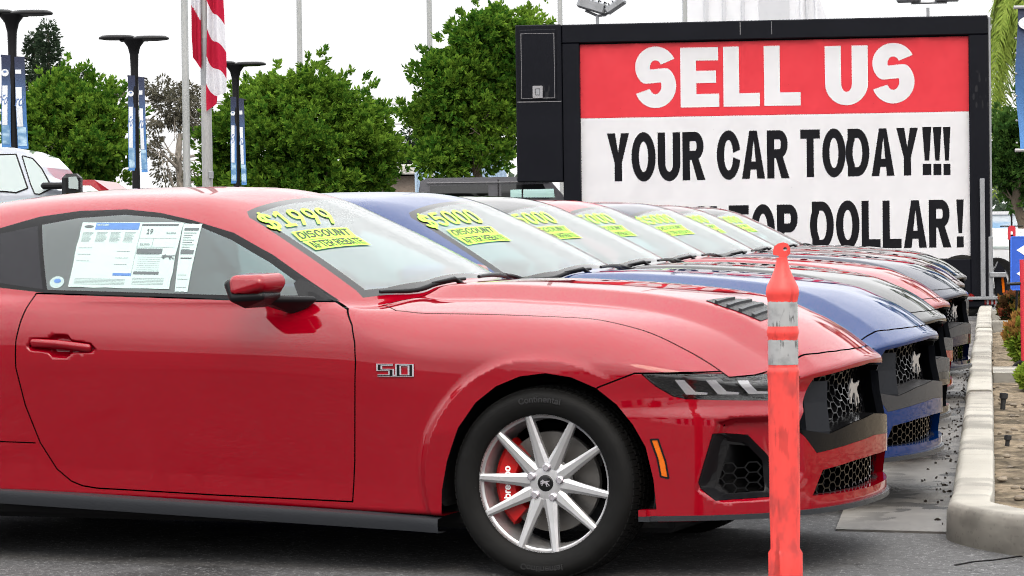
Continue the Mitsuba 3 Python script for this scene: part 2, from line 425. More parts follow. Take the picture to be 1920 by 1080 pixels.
ARCH = [(-.392, .05), (-.387, .20), (-.378, .307), (-.352, .412), (-.303, .532), (-.235, .622), (-.157, .680), (-.068, .715), (.028, .727), (.124, .713), (.211, .676), (.283, .618), (.340, .548), (.383, .470), (.408, .356), (.418, .233), (.42, .05)]
DOOR = [(-2.10, .835), (-2.104, .734), (-2.076, .592), (-2.026, .451), (-1.965, .352), (-1.906, .306), (-1.86, .289), (-1.80, .281), (-1.303, .264), (-.752, .252), (-.735, .40), (-.724, .566), (-.711, .759), (-.716, .83), (-.735, .893), (-.774, .949), (-.835, .977), (-1.257, .987), (-2.02, 1.012), (-2.055, 1.013), (-2.084, .915)]
DLO = [(-2.66, 1.105), (-2.60, 1.165), (-2.46, 1.222), (-2.317, 1.262), (-2.162, 1.304), (-1.998, 1.324), (-1.798, 1.327), (-1.645, 1.312), (-1.488, 1.281), (-1.30, 1.232), (-1.12, 1.149), (-.966, 1.06), (-.826, .979), (-1.257, .9895), (-2.02, 1.0145), (-2.30, 1.042), (-2.56, 1.078)]
GLASS_D = [(-2.133, 1.272), (-1.985, 1.296), (-1.79, 1.306), (-1.62, 1.292), (-1.465, 1.262), (-1.30, 1.206), (-1.12, 1.122), (-1.0, 1.053), (-.962, 1.0), (-1.257, 1.003), (-2.012, 1.026)]
GLASS_Q = [(-2.60, 1.11), (-2.56, 1.155), (-2.44, 1.205), (-2.306, 1.240), (-2.150, 1.268), (-2.032, 1.028), (-2.226, 1.052), (-2.52, 1.088)]
HOOD = sym([(0, -.485), (.40, -.535), (.62, -.655), (.705, -.69), (.782, -.606), (.773, -.282), (.757, -.028), (.742, .121), (.749, .319), (.759, .482), (.760, .643), (.67, .712), (.57, .768), (.476, .813), (.36, .857), (.24, .889), (.12, .908), (0, .914)])
HOOD = [(x, a) for a, x in HOOD]
WIND = sym([(0, -.56), (.40, -.62), (.60, -.70), (.705, -.768), (.69, -.80), (.63, -1.09), (.585, -1.285), (.55, -1.312), (.42, -1.295), (.2, -1.262), (0, -1.25)])
WIND = [(x, a) for a, x in WIND]
REARW = [(x, a) for a, x in sym([(0, -2.62), (.30, -2.63), (.50, -2.68), (.62, -3.16), (.55, -3.22), (0, -3.26)])]
BUMPER = [(.217, .677), (.347, .7265), (.70, .7265), (.70, 1.2), (1.4, 1.2), (1.4, -.1), (.10, -.1), (.05, .3)]
LAMP = [(.371, .7245), (.573, .721), (.75, .711), (.838, .699), (.832, .66), (.812, .619), (.754, .623), (.515, .636), (.473, .646), (.418, .681)]
MARKER = [(.402, .495), (.424, .496), (.448, .42), (.457, .363), (.434, .369), (.424, .43)]
TRIM = [(.600, .513), (.690, .502), (.738, .437), (.756, .405), (.756, .284), (.606, .280), (.556, .322), (.553, .345)]
OPEN = [(.628, .470), (.683, .462), (.722, .410), (.728, .300), (.618, .296), (.592, .332)]
GRILLE = sym([(0, .722), (.25, .711), (.477, .690), (.592, .524), (.502, .427), (.25, .446), (0, .457)])
BEAM = sym([(0, .536), (.25, .518), (.43, .489), (.583, .514), (.592, .524), (.502, .427), (.25, .446), (0, .457)])
LOWER = sym([(0, .385), (.237, .381), (.466, .364), (.520, .276), (.35, .272), (0, .270)])

def skin_ply(M, side=None, keep=None):
    """the outer skin of a cut of the body as a ply dict with exact normals (side: -1 right, 1 left)"""
    q = M.to_mesh()
    V, Fc = np.asarray(q.vert_properties[:, :3], float), np.asarray(q.tri_verts, int)
    tri = V[Fc]
    c = tri.mean(1)
    n = np.cross(tri[:, 1] - tri[:, 0], tri[:, 2] - tri[:, 0])
    ln = np.linalg.norm(n, axis=1)
    ok = ln > 1e-12
    n = n / np.maximum(ln, 1e-12)[:, None]
    ok &= np.abs(car_f(c)) < .004
    g = car_grad(c)
    ok &= (n * g).sum(1) > .2
    if side is not None: ok &= c[:, 1] * side > 0
    if keep is not None: ok &= keep(c)
    Fc = Fc[ok]
    used, inv = np.unique(Fc, return_inverse=True)
    V = V[used]; Fc = inv.reshape(-1, 3)
    return V, Fc, car_grad(V)
def sheet(VFN):
    V, Fc, N = VFN
    return {'type': 'ply', 'filename': meshkit.write_ply((V, Fc), False, normals=N), 'face_normals': False}
def on_body(xz=None, xy=None, off=0.0, side=-1, start=None):
    """drops points onto the flank (from x, z) or the top (from x, y), off metres proud of the skin"""
    if xz is not None:
        P = np.stack([xz[:, 0], np.full(len(xz), side * 1.1), xz[:, 1]], 1); d = np.array([0, -side, 0.0])
    elif xy is not None:
        P = np.stack([xy[:, 0], xy[:, 1], np.full(len(xy), 1.6)], 1); d = np.array([0, 0, -1.0])
    t = np.zeros(len(P))
    for _ in range(120):
        st = np.clip(car_f(P + d * t[:, None]) - off, -.02, .05) * .6
        t += st
        if np.abs(st).max() < 2e-5: break
    return P + d * t[:, None]

PARTS = []                        # (part key after the car's, ply dict, material slot, label)
def part(key, m, slot, smooth=35, label=None):
    PARTS.append((key, m if isinstance(m, dict) else mikit.ply(m, None, smooth=smooth), slot, label))

V, Fc = surface_nets(car_f, [-4.0, -1.02, .12], [1.1, 1.02, 1.5], .011)
BODY = m3.Manifold(m3.Mesh(onto(V, car_f).astype(np.float32), Fc.astype(np.uint32))).simplify(.0001)
V, Fc = surface_nets(car_f, [-4.0, -1.02, .12], [1.1, 1.02, 1.5], .03, -.03)
CORE = m3.Manifold(m3.Mesh(V.astype(np.float32), Fc.astype(np.uint32)))
G = .0028
arch2 = [(x - 2.72, z) for x, z in ARCH]
wells = prism_xz(ARCH) + prism_xz(arch2)
deep = m3.Manifold.cylinder(2.4, .405, .405, 40).rotate((90, 0, 0)).translate((0, 1.2, .335))
rest = BODY - wells
def cut(prism_big, prism_small):
    global rest
    p = rest ^ prism_small
    rest = rest - prism_big
    return p
hood = cut(prism_xy(grow(HOOD, G), .55, 1.3), prism_xy(grow(HOOD, -G), .55, 1.3))
part('hood', sheet(skin_ply(hood, keep=lambda c: c[:, 2] > .6)), 'paint')
dlo_all = rest ^ prism_xz(DLO)
rest = rest - prism_xz(DLO)
gd, gq = prism_xz(GLASS_D), prism_xz(GLASS_Q)
for s, sd in ((-1, 'door'), (1, 'door_001')):
    part(sd + '__window_glass', sheet(skin_ply(dlo_all ^ gd, s)), 'side_glass')
for s, k in ((-1, 'quarter_window'), (1, 'quarter_window_001')):
    part(k, sheet(skin_ply(dlo_all ^ gq, s)), 'dark_glass')
trim = dlo_all - gd - gq
for s, k in ((-1, 'window_trim'), (1, 'window_trim_001')):
    part(k, sheet(skin_ply(trim, s)), 'trim')
door = cut(prism_xz(grow(DOOR, G)), prism_xz(grow(DOOR, -G)))
for s, k in ((-1, 'door'), (1, 'door_001')):
    part(k, sheet(skin_ply(door, s)), 'paint')
rest = rest - prism_xz([(-3.3, .470), (-2.6, .462), (-2.045, .447), (-2.045, .452), (-2.6, .467), (-3.3, .475)])       # sill seam behind the door
wp = prism_xy(WIND, .9, 1.6)
ws_all = rest ^ wp; rest = rest - wp
wg = prism_xy(grow(WIND, -.035), .9, 1.6)
part('windshield', sheet(skin_ply(ws_all ^ wg)), 'wind_glass')
part('windshield__black_border', sheet(skin_ply(ws_all - wg)), 'frit')
rp = prism_xy(REARW, .9, 1.6)
part('rear_window', sheet(skin_ply(rest ^ rp, keep=lambda c: c[:, 2] > .95)), 'dark_glass')
rest = rest - rp
bumper = cut(prism_xz(grow(BUMPER, G)), prism_xz(grow(BUMPER, -G)))
lamp = bumper ^ prism_xz(LAMP); bumper = bumper - prism_xz(grow(LAMP, .002))
for s, k in ((-1, 'headlight'), (1, 'headlight_001')):
    part(k + '__lens', sheet(skin_ply(lamp, s, keep=lambda c: np.abs(c[:, 1]) > .5)), 'lens')
mk = bumper ^ prism_xz(MARKER); bumper = bumper - prism_xz(MARKER)
for s, k in ((-1, 'side_marker'), (1, 'side_marker_001')):
    part(k, sheet(skin_ply(mk, s)), 'amber')
    ring = extrude(Polygon(MARKER).buffer(.004).difference(Polygon(MARKER).buffer(-.0015)), .004)
    part(k + '__bezel', bend(ring, lambda v: on_body(xz=v[:, :2], off=0.0005, side=s) + np.array([0, 1, 0]) * s * v[:, 2:3] * .6), 'trim', smooth=False)
tr = bumper ^ prism_xz(TRIM); bumper = bumper - prism_xz(grow(TRIM, .001))
gr_all = bumper ^ prism_yz(GRILLE, .6, 1.3); bumper = bumper - prism_yz(grow(GRILLE, .001), .6, 1.3)
beam = gr_all ^ prism_yz(BEAM, .6, 1.3)
bumper = bumper - prism_yz(LOWER, .6, 1.3)
part('front_bumper', sheet(skin_ply(bumper)), 'paint')
part('grille__lower_beam', sheet(skin_ply(beam)), 'beam')
part('body', sheet(skin_ply(rest)), 'paint')
# black air-intake trims: the skin of the cut pushed back, with a sloping frame
for s, k in ((-1, 'air_intake'), (1, 'air_intake_001')):
    fr = extrude(Polygon(TRIM).difference(Polygon(OPEN)), .001)
    fr = fine(fr, .02)
    def lay(v, s=s):
        d = -poly_sd(v[:, 0], v[:, 1], TRIM)
        Q = on_body(xz=v[:, :2], off=-.002, side=s)
        return Q + np.stack([0 * d, -s * (.001 + np.clip(d, 0, .04) * 1.0), 0 * d], 1) + np.array([[0, s * .001, 0]]) * (v[:, 2:3] > 0)
    part(k, bend(fr, lay), 'satin_black')
def hexes(inside, du, dv, w, map3, depth):
    """a honeycomb of bars: inside = shapely shape in (u, v); every cell wall is a small box"""
    bars, seen = [], set()
    u0, v0, u1, v1 = inside.bounds
    ni, nj = int((u1 - u0) / (du * .75)) + 3, int((v1 - v0) / dv) + 3
    for i in range(-1, ni):
        for j in range(-1, nj):
            cu, cv = u0 + i * du * .75, v0 + (j + .5 * (i % 2)) * dv
            ring = [(cu + du / 2, cv), (cu + du / 4, cv + dv / 2), (cu - du / 4, cv + dv / 2), (cu - du / 2, cv), (cu - du / 4, cv - dv / 2), (cu + du / 4, cv - dv / 2)]
            for k in range(6):
                p, q = ring[k], ring[(k + 1) % 6]
                key = (round((p[0] + q[0]) * 500), round((p[1] + q[1]) * 500))
                if key in seen: continue
                seen.add(key)
                L = LineString([p, q]).intersection(inside)
                if L.is_empty or L.length < .004 or L.geom_type != 'LineString': continue
                (a0, b0), (a1, b1) = L.coords[0], L.coords[-1]
                du_, dv_ = a1 - a0, b1 - b0; l = math.hypot(du_, dv_)
                nu, nv = -dv_ / l * w / 2, du_ / l * w / 2
                C = []
                for dd in (0, depth):
                    C += [(a0 - nu, b0 - nv, dd), (a0 + nu, b0 + nv, dd), (a1 + nu, b1 + nv, dd), (a1 - nu, b1 - nv, dd)]
                bars.append(np.array(C))
    Fb = [(0, 1, 2), (0, 2, 3), (4, 6, 5), (4, 7, 6), (0, 5, 1), (0, 4, 5), (1, 6, 2), (1, 5, 6), (2, 7, 3), (2, 6, 7), (3, 4, 0), (3, 7, 4)]
    C = np.concatenate(bars)
    Fs = np.concatenate([np.array(Fb) + 8 * k for k in range(len(bars))])
    return mesh(map3(C), Fs)
def nose_x(a, z):
    return _NN(np.abs(a)) + _NZ(z)
main_poly = Polygon(GRILLE).difference(Polygon(BEAM).buffer(.001))
part('grille__honeycomb', hexes(main_poly, .068, .039, .0048, lambda C: np.stack([nose_x(C[:, 0], C[:, 1]) - .090 - C[:, 2], C[:, 0], C[:, 1]], 1), .022), 'grille_black', smooth=False)
low_poly = Polygon(LOWER)
part('lower_grille__honeycomb', hexes(low_poly, .060, .035, .0045, lambda C: np.stack([nose_x(C[:, 0], C[:, 1]) - .055 - C[:, 2], C[:, 0], C[:, 1]], 1), .02), 'gloss_black', smooth=False)
part('lower_grille__sensor_block', bx(.84, .895, -.06, .05, .272, .368, .006), 'sensor', smooth=False)
sa = np.linspace(-.578, .578, 60)
sz = np.interp(np.abs(sa), [0, .25, .43, .583], [.536, .518, .489, .514]) + .001
So, Si = np.stack([nose_x(sa, sz) - .004, sa, sz], 1), np.stack([nose_x(sa, sz) - .105, sa, sz + .004], 1)
part('grille__beam_shelf', mesh(np.vstack([So, Si]), [f for i in range(59) for f in ((i, i + 1, 61 + i), (i, 61 + i, 60 + i))]), 'beam', smooth=30)
def wall_strip(poly, off0, off1, n=4):
    """side walls of an opening in the nose, running back from the skin"""
    P = np.array(Polygon(poly).segmentize(.03).exterior.coords)
    A = np.stack([nose_x(P[:, 0], P[:, 1]) - off0, P[:, 0], P[:, 1]], 1); B = A - [off1 - off0, 0, 0]
    k = len(P); V = np.vstack([A, B])
    return mesh(V, [f for i in range(k - 1) for f in ((i, i + 1, k + i + 1), (i, k + i + 1, k + i))])
part('grille', wall_strip(GRILLE, .001, .115), 'satin_black', smooth=40)
part('lower_grille', wall_strip(LOWER, .001, .085), 'paint', smooth=40)
for s, k in ((-1, 'grille__corner_vane'), (1, 'grille__corner_vane_001')):
    P = []
    for z, w in ((.497, .0), (.60, .0), (.675, .0)):
        a0, a1 = np.interp(z, [.49, .69], [.415, .375]), np.interp(z, [.49, .69], [.475, .435])
        P.append([(nose_x(a0, z) - .005, a0 * s, z), (nose_x(a0, z) - .035, a0 * s, z), (nose_x(a1, z) - .055, a1 * s, z), (nose_x(a1, z) - .075, a1 * s, z)])
    vm = cat(*[hull(np.vstack([P[i], P[i + 1]])) for i in range(2)])
    part(k, vm, 'vane', smooth=30)
    sh = [(nose_x(a, .5) - o, a * s, z) for a, o in ((.425, .0), (.555, .0), (.425, .07), (.555, .07)) for z in (.487, .499)]
    part(k + '_shelf' if False else k.replace('vane', 'shelf'), hull(sh), 'vane', smooth=False)
# galloping-horse emblem
PONY = [(0, .50), (.06, .60), (.16, .63), (.22, .70), (.30, .74), (.31, .66), (.42, .60), (.58, .58), (.70, .62), (.84, .60), (1.0, .66), (.92, .56), (.78, .53), (.74, .44), (.80, .36), (.92, .26), (.97, .12), (.90, .10), (.84, .24), (.72, .32), (.66, .22), (.74, .08), (.68, .04), (.60, .20), (.58, .36), (.44, .40), (.34, .38), (.26, .28), (.20, .14), (.12, .14), (.18, .30), (.22, .40), (.10, .30), (.02, .30), (.04, .36), (.14, .42), (.18, .50), (.10, .52), (.03, .46)]
pony = aff.translate(Polygon(PONY).buffer(.030, 6).buffer(-.040, 6).buffer(.022, 6), -.5, -.38)
def emblem(size, depth):
    return extrude(aff.scale(pony, size, size, origin=(0, 0)), depth)
em = emblem(.150, .006)
part('grille__horse_emblem', frame(em, (.893, -.01, .612), (0, 1, 0), (0, 0, 1), (1, 0, 0)), 'emblem_silver', smooth=False)
for s, k in ((-1, 'air_intake__honeycomb'), (1, 'air_intake__honeycomb_001')):
    low = Polygon(OPEN).intersection(sbox(.5, .2, .8, .405))
    part(k, hexes(low, .046, .036, .004, lambda C, s=s: on_body(xz=C[:, :2], off=-.028, side=s) - np.array([[.25, s * 1.0, 0]]) * C[:, 2:3], .02), 'gloss_black', smooth=False)
# headlight bars and bowl
for s, k in ((-1, 'headlight'), (1, 'headlight_001')):
    bowl = extrude(Polygon(LAMP).buffer(.004), .001)
    bowl = fine(bowl, .07)
    part(k, bend(bowl, lambda v, s=s: on_body(xz=v[:, :2], off=-.024, side=s)), 'gloss_black')
    for j, dx in enumerate((0, .098, .188)):
        q = [(.478 + dx, .702 - j * .004), (.506 + dx, .701 - j * .004), (.540 + dx * .97, .659 - j * .002), (.578 + dx * .96, .655 - j * .002), (.576 + dx * .96, .648 - j * .002), (.512 + dx, .650 - j * .002)]
        b = fine(extrude(Polygon(q), .006), .02)
        part(f'{k}__light_bar' + (f'_{j:03d}' if j else ''), bend(b, lambda v, s=s: on_body(xz=v[:, :2], off=-.012, side=s) + np.array([[0, s, 0]]) * v[:, 2:3]), 'lamp_white', smooth=False)
# splitter, skirts
aa = np.linspace(-.93, .93, 120)
xo = np.array([max(_NN(abs(a)) + .010, .40) for a in aa]); xi = np.array([max(_NN(abs(a)) - .16, .36) for a in aa])
sp = Polygon(list(zip(xo, aa)) + list(zip(xi[::-1], aa[::-1]))).buffer(0)
part('front_splitter', frame(extrude(sp, .018), (0, 0, .212), (1, 0, 0), (0, 1, 0), (0, 0, 1)), 'satin_grey', smooth=30)
xi2 = np.array([max(_NN(abs(a)) - .10, .36) for a in aa])
tray = Polygon(list(zip(xo - .012, aa)) + list(zip(xi2[::-1], aa[::-1]))).buffer(0)
part('front_bumper__lip', frame(extrude(tray, .022), (0, 0, .2305), (1, 0, 0), (0, 1, 0), (0, 0, 1)), 'paint', smooth=30)
for s, k in ((-1, 'side_skirt'), (1, 'side_skirt_001')):
    xs = np.linspace(-2.30, -.392, 24)
    rows = []
    for x in xs:
        zt = np.interp(x, [-2.3, -.39], [.275, .203]); yb = .918 if x < -.5 else .918 + (x + .5) * .1
        rows.append([(x, s * (yb - .06), zt + .004), (x, s * yb, zt), (x, s * (yb + .004), zt - .02), (x, s * (yb - .004), zt - .05), (x, s * (yb - .08), zt - .052)])
    R = np.array(rows); n, m_ = R.shape[:2]
    Fs = [f for i in range(n - 1) for j in range(m_ - 1) for f in ((i * m_ + j, i * m_ + j + 1, (i + 1) * m_ + j + 1), (i * m_ + j, (i + 1) * m_ + j + 1, (i + 1) * m_ + j))]
    part(k, mesh(R.reshape(-1, 3), Fs), 'satin_grey', smooth=35)
# inner structure: dark core under the skin with cabin hollowed out
cab = prism_xz([(-2.75, .62), (-2.9, .95), (-2.8, 1.5), (-.5, 1.5), (-.62, .96), (-.95, .93), (-1.05, .40), (-2.1, .40)], -.80, .80)
core = CORE - cab - deep - deep.translate((-2.72, 0, 0)) - prism_xz(OPEN, -1.2, 1.2) - prism_yz(GRILLE, .74, 1.3) - prism_yz(LOWER, .84, 1.3)
core = core - prism_xz([(-3.3, .985), (-3.3, 1.6), (.5, 1.6), (.5, .985)])
part('chassis', man2tri(core.simplify(.002)), 'matte_black', smooth=False)
part('underbody', bx(-3.5, .42, -.72, .72, .150, .262, .02), 'matte_black', smooth=False)  # plain floor pan, added to deepen the shadow beneath the car
# seats, dash, wheel
for i, yy in enumerate((-.38, .38)):
    seat = cat(ball_hull([(-1.30, yy + q, .56, .09) for q in (-.16, .16)] + [(-1.75, yy + q, .52, .09) for q in (-.16, .16)]),
               ball_hull([(-1.76, yy + q, .60, .07) for q in (-.17, .17)] + [(-1.98, yy + q, 1.02, .05) for q in (-.13, .13)]),
               ball_hull([(-2.0, yy + q, 1.10, .05) for q in (-.08, .08)] + [(-2.03, yy + q, 1.20, .04) for q in (-.07, .07)]))
    part('seat' + ('' if not i else '_001'), seat, 'seat', smooth=40)
part('dashboard', hull([(-.70, y, .955) for y in (-.66, .66)] + [(-1.05, y, .94) for y in (-.70, .70)] + [(-1.14, y, .86) for y in (-.70, .70)] + [(-1.0, y, .6) for y in (-.7, .7)]), 'dash', smooth=30)
sw = trimesh.creation.torus(.175, .016, 32, 10)
sw.apply_transform(trimesh.transformations.rotation_matrix(math.radians(68), (0, 1, 0))); sw.apply_translation((-1.28, .38, .90))
part('steering_wheel', cat(sw, tube([(-1.05, .38, .82), (-1.28, .38, .90)], .035, 10), tube([(-1.28, .22, .90), (-1.28, .54, .90)], .014, 6)), 'matte_black', smooth=40)
part('rear_view_mirror', ball_hull([(-1.14, y, 1.262, .022) for y in (-.11, .11)] + [(-1.14, y, 1.235, .018) for y in (-.10, .10)]), 'matte_black')
# door mirrors and handles
for s, dk in ((-1, 'door'), (1, 'door_001')):
    cap_b = [(-.985, .985, 1.054, .032), (-1.005, 1.085, 1.050, .032), (-1.085, 1.10, 1.028, .026), (-1.10, .965, 1.030, .022), (-1.10, .965, 1.060, .026), (-1.09, 1.095, 1.054, .026), (-1.0, .975, 1.020, .022), (-1.02, 1.09, 1.020, .022)]
    cap = ball_hull([(x, s * y, z, r) for x, y, z, r in cap_b], 24)
    cm = tri2man(cap)
    part(dk + '__mirror', man2tri(cm.trim_by_plane((0, 0, 1), 1.014)), 'paint', smooth=45)
    low = [(-.99, .98, 1.006, .016), (-1.0, 1.085, 1.004, .018), (-1.10, 1.10, 1.0, .018), (-1.115, .96, 1.0, .018), (-1.12, 1.09, 1.045, .02), (-1.125, .965, 1.045, .02), (-1.03, .98, .975, .012), (-1.08, 1.05, .972, .012)]
    arm = ball_hull([(-1.02, s * .98, .990, .016), (-1.06, s * .96, .988, .016), (-.93, s * .86, .970, .016), (-.98, s * .855, .945, .014), (-.90, s * .86, .985, .012)], 14)
    part(dk + '__mirror_housing', cat(ball_hull([(x, s * y, z, r) for x, y, z, r in low], 18), arm), 'satin_black', smooth=45)
    sail = Polygon([(-1.0, 1.045), (-.968, 1.0), (-.955, .99), (-.845, .983), (-.93, 1.035), (-.985, 1.062)])
    part(dk + '__mirror_sail', bend(extrude(sail, .004), lambda v, s=s: on_body(xz=v[:, :2], off=.001, side=s) + np.array([[0, s, 0]]) * v[:, 2:3]), 'satin_black', smooth=False)
    hb = ball_hull([(-2.03, s * .915, .832, .013), (-1.80, s * .910, .812, .013), (-1.92, s * .925, .826, .014), (-2.03, s * .913, .825, .013), (-1.80, s * .908, .806, .012)], 16)
    part(dk + '__handle', hb, 'paint', smooth=45)
# wipers and cowl
def on_glass(xy, off):
    return on_body(xy=np.asarray(xy, float), off=off)
cow = Polygon([(x, y) for x, y in WIND if x > -.80]).buffer(0)
cow_out = Polygon([(-.46, -.3), (-.46, .3), (-.52, .45), (-.64, .66), (-.70, .72), (-.78, .71), (-.74, .60), (-.66, .42), (-.60, 0), (-.66, -.42), (-.74, -.60), (-.78, -.71), (-.70, -.72), (-.64, -.66), (-.52, -.45)])
part('cowl', bend(fine(extrude(cow_out, .002), .08), lambda v: on_body(xy=v[:, :2], off=-.008) + np.array([[0, 0, 1.0]]) * v[:, 2:3]), 'satin_black', smooth=40)
for i, (p0, p1) in enumerate((((-.728, -.645), (-.535, -.28)), ((-.55, -.10), (-.66, .56)))):
    t = np.linspace(0, 1, 14)[:, None]
    P = on_glass(np.array(p0) * (1 - t) + np.array(p1) * t + np.array([[.025, 0]]) * np.sin(t * np.pi), .013)
    blade = tube(P, .010 * (1 - .35 * np.abs(2 * t[:, 0] - 1)), 8)
    arm = tube(np.vstack([P[7] + [0, 0, .006], P[10] + [.02, 0, .008], np.array([-.53, P[-1, 1] + (.02 if i == 0 else -.1), 1.012])]), [.006, .009, .011], 8)
    part('wiper' + ('' if not i else '_001'), cat(blade, arm), 'satin_black', smooth=50)
# 5.0 badge
def badge(s):
    g = []
    for ch, x0, x1 in (('5', 0, .44), ('0', .54, 1.0)):
        if ch == '5':
            c = [(x1, 1), (x0, 1), (x0, .42), (x1, .42), (x1, 0), (x0, 0)]
            g.append(LineString([(x1, .93), (x0 + .05, .93), (x0 + .05, .52), (x1 - .05, .52), (x1 - .05, .07), (x0, .07)]))
        else:
            g.append(LineString([(x0 + .05, .07), (x1 - .05, .07), (x1 - .05, .93), (x0 + .05, .93), (x0 + .05, .07)]))
    base = unary_union([l.buffer(.085, cap_style=2, join_style=2) for l in g] + [sbox(.465, .0, .515, .12)])
    inner = unary_union([l.buffer(.035, cap_style=2, join_style=2) for l in g])
    sc = lambda q: aff.scale(q, .138, .044, origin=(0, 0))
    return sc(base), sc(inner)
for s, k in ((-1, 'fender_badge'), (1, 'fender_badge_001')):
    b0, b1 = badge(s)
    flip = (lambda q: q) if s < 0 else (lambda q: aff.scale(q, -1, 1, origin=(.069, 0)))
    for nm, q, o, sl in ((k, b0, .006, 'chrome'), (k + '__inlay', b1, .0075, 'gloss_black')):
        part(nm, bend(extrude(aff.translate(flip(q), -.622, .711), o), lambda v, s=s: on_body(xz=v[:, :2], off=0, side=s) + np.array([[0, s, 0]]) * v[:, 2:3]), sl, smooth=False)
# tail lamps and rear panel, seen only by who walks round
for s in (-1, 1):
    for j in range(3):
        a0 = .45 + j * .13
        part('tail_light' + ('' if (s, j) == (-1, 0) else f'_{(j if s < 0 else j + 3):03d}'), bx(-3.90, -3.80, min(s * a0, s * (a0 + .05)), max(s * a0, s * (a0 + .05)), .80, .95, .01), 'tail_red', smooth=False)

# wheels: built about the y axis at the origin, outer face towards -y
def wheel_parts():
    ty = [(.242, -.100), (.252, -.114), (.275, -.126), (.300, -.129), (.318, -.124), (.331, -.110), (.337, -.096), (.3385, -.07), (.3385, .10), (.331, .112), (.30, .128), (.26, .118), (.242, .10)]
    tyre = lathe(ty, 96, closed=True)
    v = np.array(tyre.vertices)
    grooves = []
    for ych in (-.055, -.015, .03, .07):
        grooves.append(ych)
    blocks = []
    n = 84
    for i in range(n):
        a0 = 2 * math.pi * i / n
        for y0, y1, off in ((-.105, -.060, 0), (-.050, -.020, .5), (-.010, .025, .2), (.035, .065, .7), (.075, .105, .1)):
            a = a0 + off * 2 * math.pi / n
            w = 2 * math.pi / n * .40
            r0, r1 = (.328, .3435) if abs(y0) < .1 and abs(y1) < .1 else (.322, .3425)
            c = []
            for aa_ in (a - w, a + w):
                for yy, rr in ((y0, r1 - (.006 if y0 < -.1 else 0)), (y1, r1 - (.006 if y1 > .1 else 0)), (y0, r0 - .004), (y1, r0 - .004)):
                    c.append((rr * math.cos(aa_), rr * math.sin(aa_), yy))
            blocks.append(np.array(c))
    Fb = np.array([(0, 1, 5), (0, 5, 4), (0, 4, 6), (0, 6, 2), (1, 3, 7), (1, 7, 5), (0, 2, 3), (0, 3, 1), (4, 5, 7), (4, 7, 6)])
    tread = mesh(np.concatenate(blocks), np.concatenate([Fb + 8 * k for k in range(len(blocks))]))
    rim = lathe([(.2585, -.099), (.2590, -.107), (.256, -.111), (.2535, -.109), (.252, -.104), (.243, -.102), (.2415, -.096), (.238, -.088), (.232, -.085), (.228, -.06), (.222, .02), (.228, .095), (.252, .10)], 80)
    sp = []
    for kc in range(5):
        ca = math.radians(119.5 - 72 * kc)
        for sg in (-1, 1):
            a1 = ca + sg * math.radians(15.6); a0 = ca + sg * math.radians(21.0)
            d = np.array([math.cos(a1), math.sin(a1)]); e = np.array([-d[1], d[0]])
            h0 = np.array([math.cos(a0), math.sin(a0)]) * .058; h1 = d * .243
            dd = (h1 - h0) / np.linalg.norm(h1 - h0); ee = np.array([-dd[1], dd[0]])
            def ringp(c, w, yt, yb, ridge):
                return [(*(c + ee * w), yt + ridge), (*(c + ee * w * .45), yt), (*(c - ee * w * .45), yt), (*(c - ee * w), yt + ridge), (*(c + ee * w * .9), yb), (*(c - ee * w * .9), yb)]
            mid = h0 * .55 + h1 * .45
            sp.append(hull(ringp(h0, .027, -.084, -.050, .008) + ringp(mid, .0185, -.090, -.058, .007)))
            sp.append(hull(ringp(mid, .0185, -.090, -.058, .007) + ringp(h1, .0125, -.100, -.070, .005)))
    hub = lathe([(.0, -.082), (.042, -.082), (.052, -.080), (.078, -.078), (.088, -.070), (.092, -.045), (.0, -.045)], 40)
    spokes = cat(*sp, hub)
    disc = lathe([(.0, -.02), (.09, -.02), (.095, -.012), (.178, -.012), (.180, .01), (.09, .012), (0, .012)], 48)
    cal = []
    for a_ in np.linspace(math.radians(134), math.radians(226), 10):
        cal.append((a_, ))
    A = np.linspace(math.radians(132), math.radians(228), 14)
    prof = [(.118, -.030), (.128, -.050), (.190, -.050), (.207, -.030), (.207, .02), (.118, .02)]
    Vc = np.array([(r * math.cos(q), r * math.sin(q), y) for q in A for r, y in prof]); m_ = len(prof)
    Fs = [f for i in range(len(A) - 1) for j in range(m_) for f in ((i * m_ + j, i * m_ + (j + 1) % m_, (i + 1) * m_ + (j + 1) % m_), (i * m_ + j, (i + 1) * m_ + (j + 1) % m_, (i + 1) * m_ + j))]
    Fs += [(0, i, i + 1) for i in range(1, m_ - 1)] + [((len(A) - 1) * m_, (len(A) - 1) * m_ + i + 1, (len(A) - 1) * m_ + i) for i in range(1, m_ - 1)]
    caliper = mesh(Vc, Fs)
    word = extrude(text_in('brembo', -.058, -.013, .058, .013, .02), .0012)
    # lettering runs up the caliper
    word = bend(word, lambda v: np.stack([-.156 - v[:, 1] * 1.0, -.002 + v[:, 0], -.0506 - v[:, 2]], 1))
    nuts = []
    for k in range(5):
        a_ = math.radians(84 - 72 * k)
        nut = lathe([(0, -.094), (.010, -.094), (.0145, -.090), (.0155, -.080), (.021, -.079), (.021, -.070)], 12)
        nut.apply_translation((.0565 * math.cos(a_), .0565 * math.sin(a_), 0))
        nuts.append(nut)
    cap = lathe([(0, -.0855), (.026, -.0855), (.029, -.083), (.030, -.078)], 32)
    horse = bend(emblem(.036, .001), lambda v: np.stack([-v[:, 0] * -1, v[:, 1], -.0860 - v[:, 2]], 1))
    name = extrude(text_in('Continental', -.080, -.011, .080, .011, .0), .0012)
    def arc(v, mid_r=.299, top=True, sgn=1):
        an = math.pi / 2 * sgn - sgn * v[:, 0] / mid_r * 1.0
        r = mid_r + v[:, 1]
        return np.stack([r * np.cos(an), r * np.sin(an), -.1292 - v[:, 2]], 1)
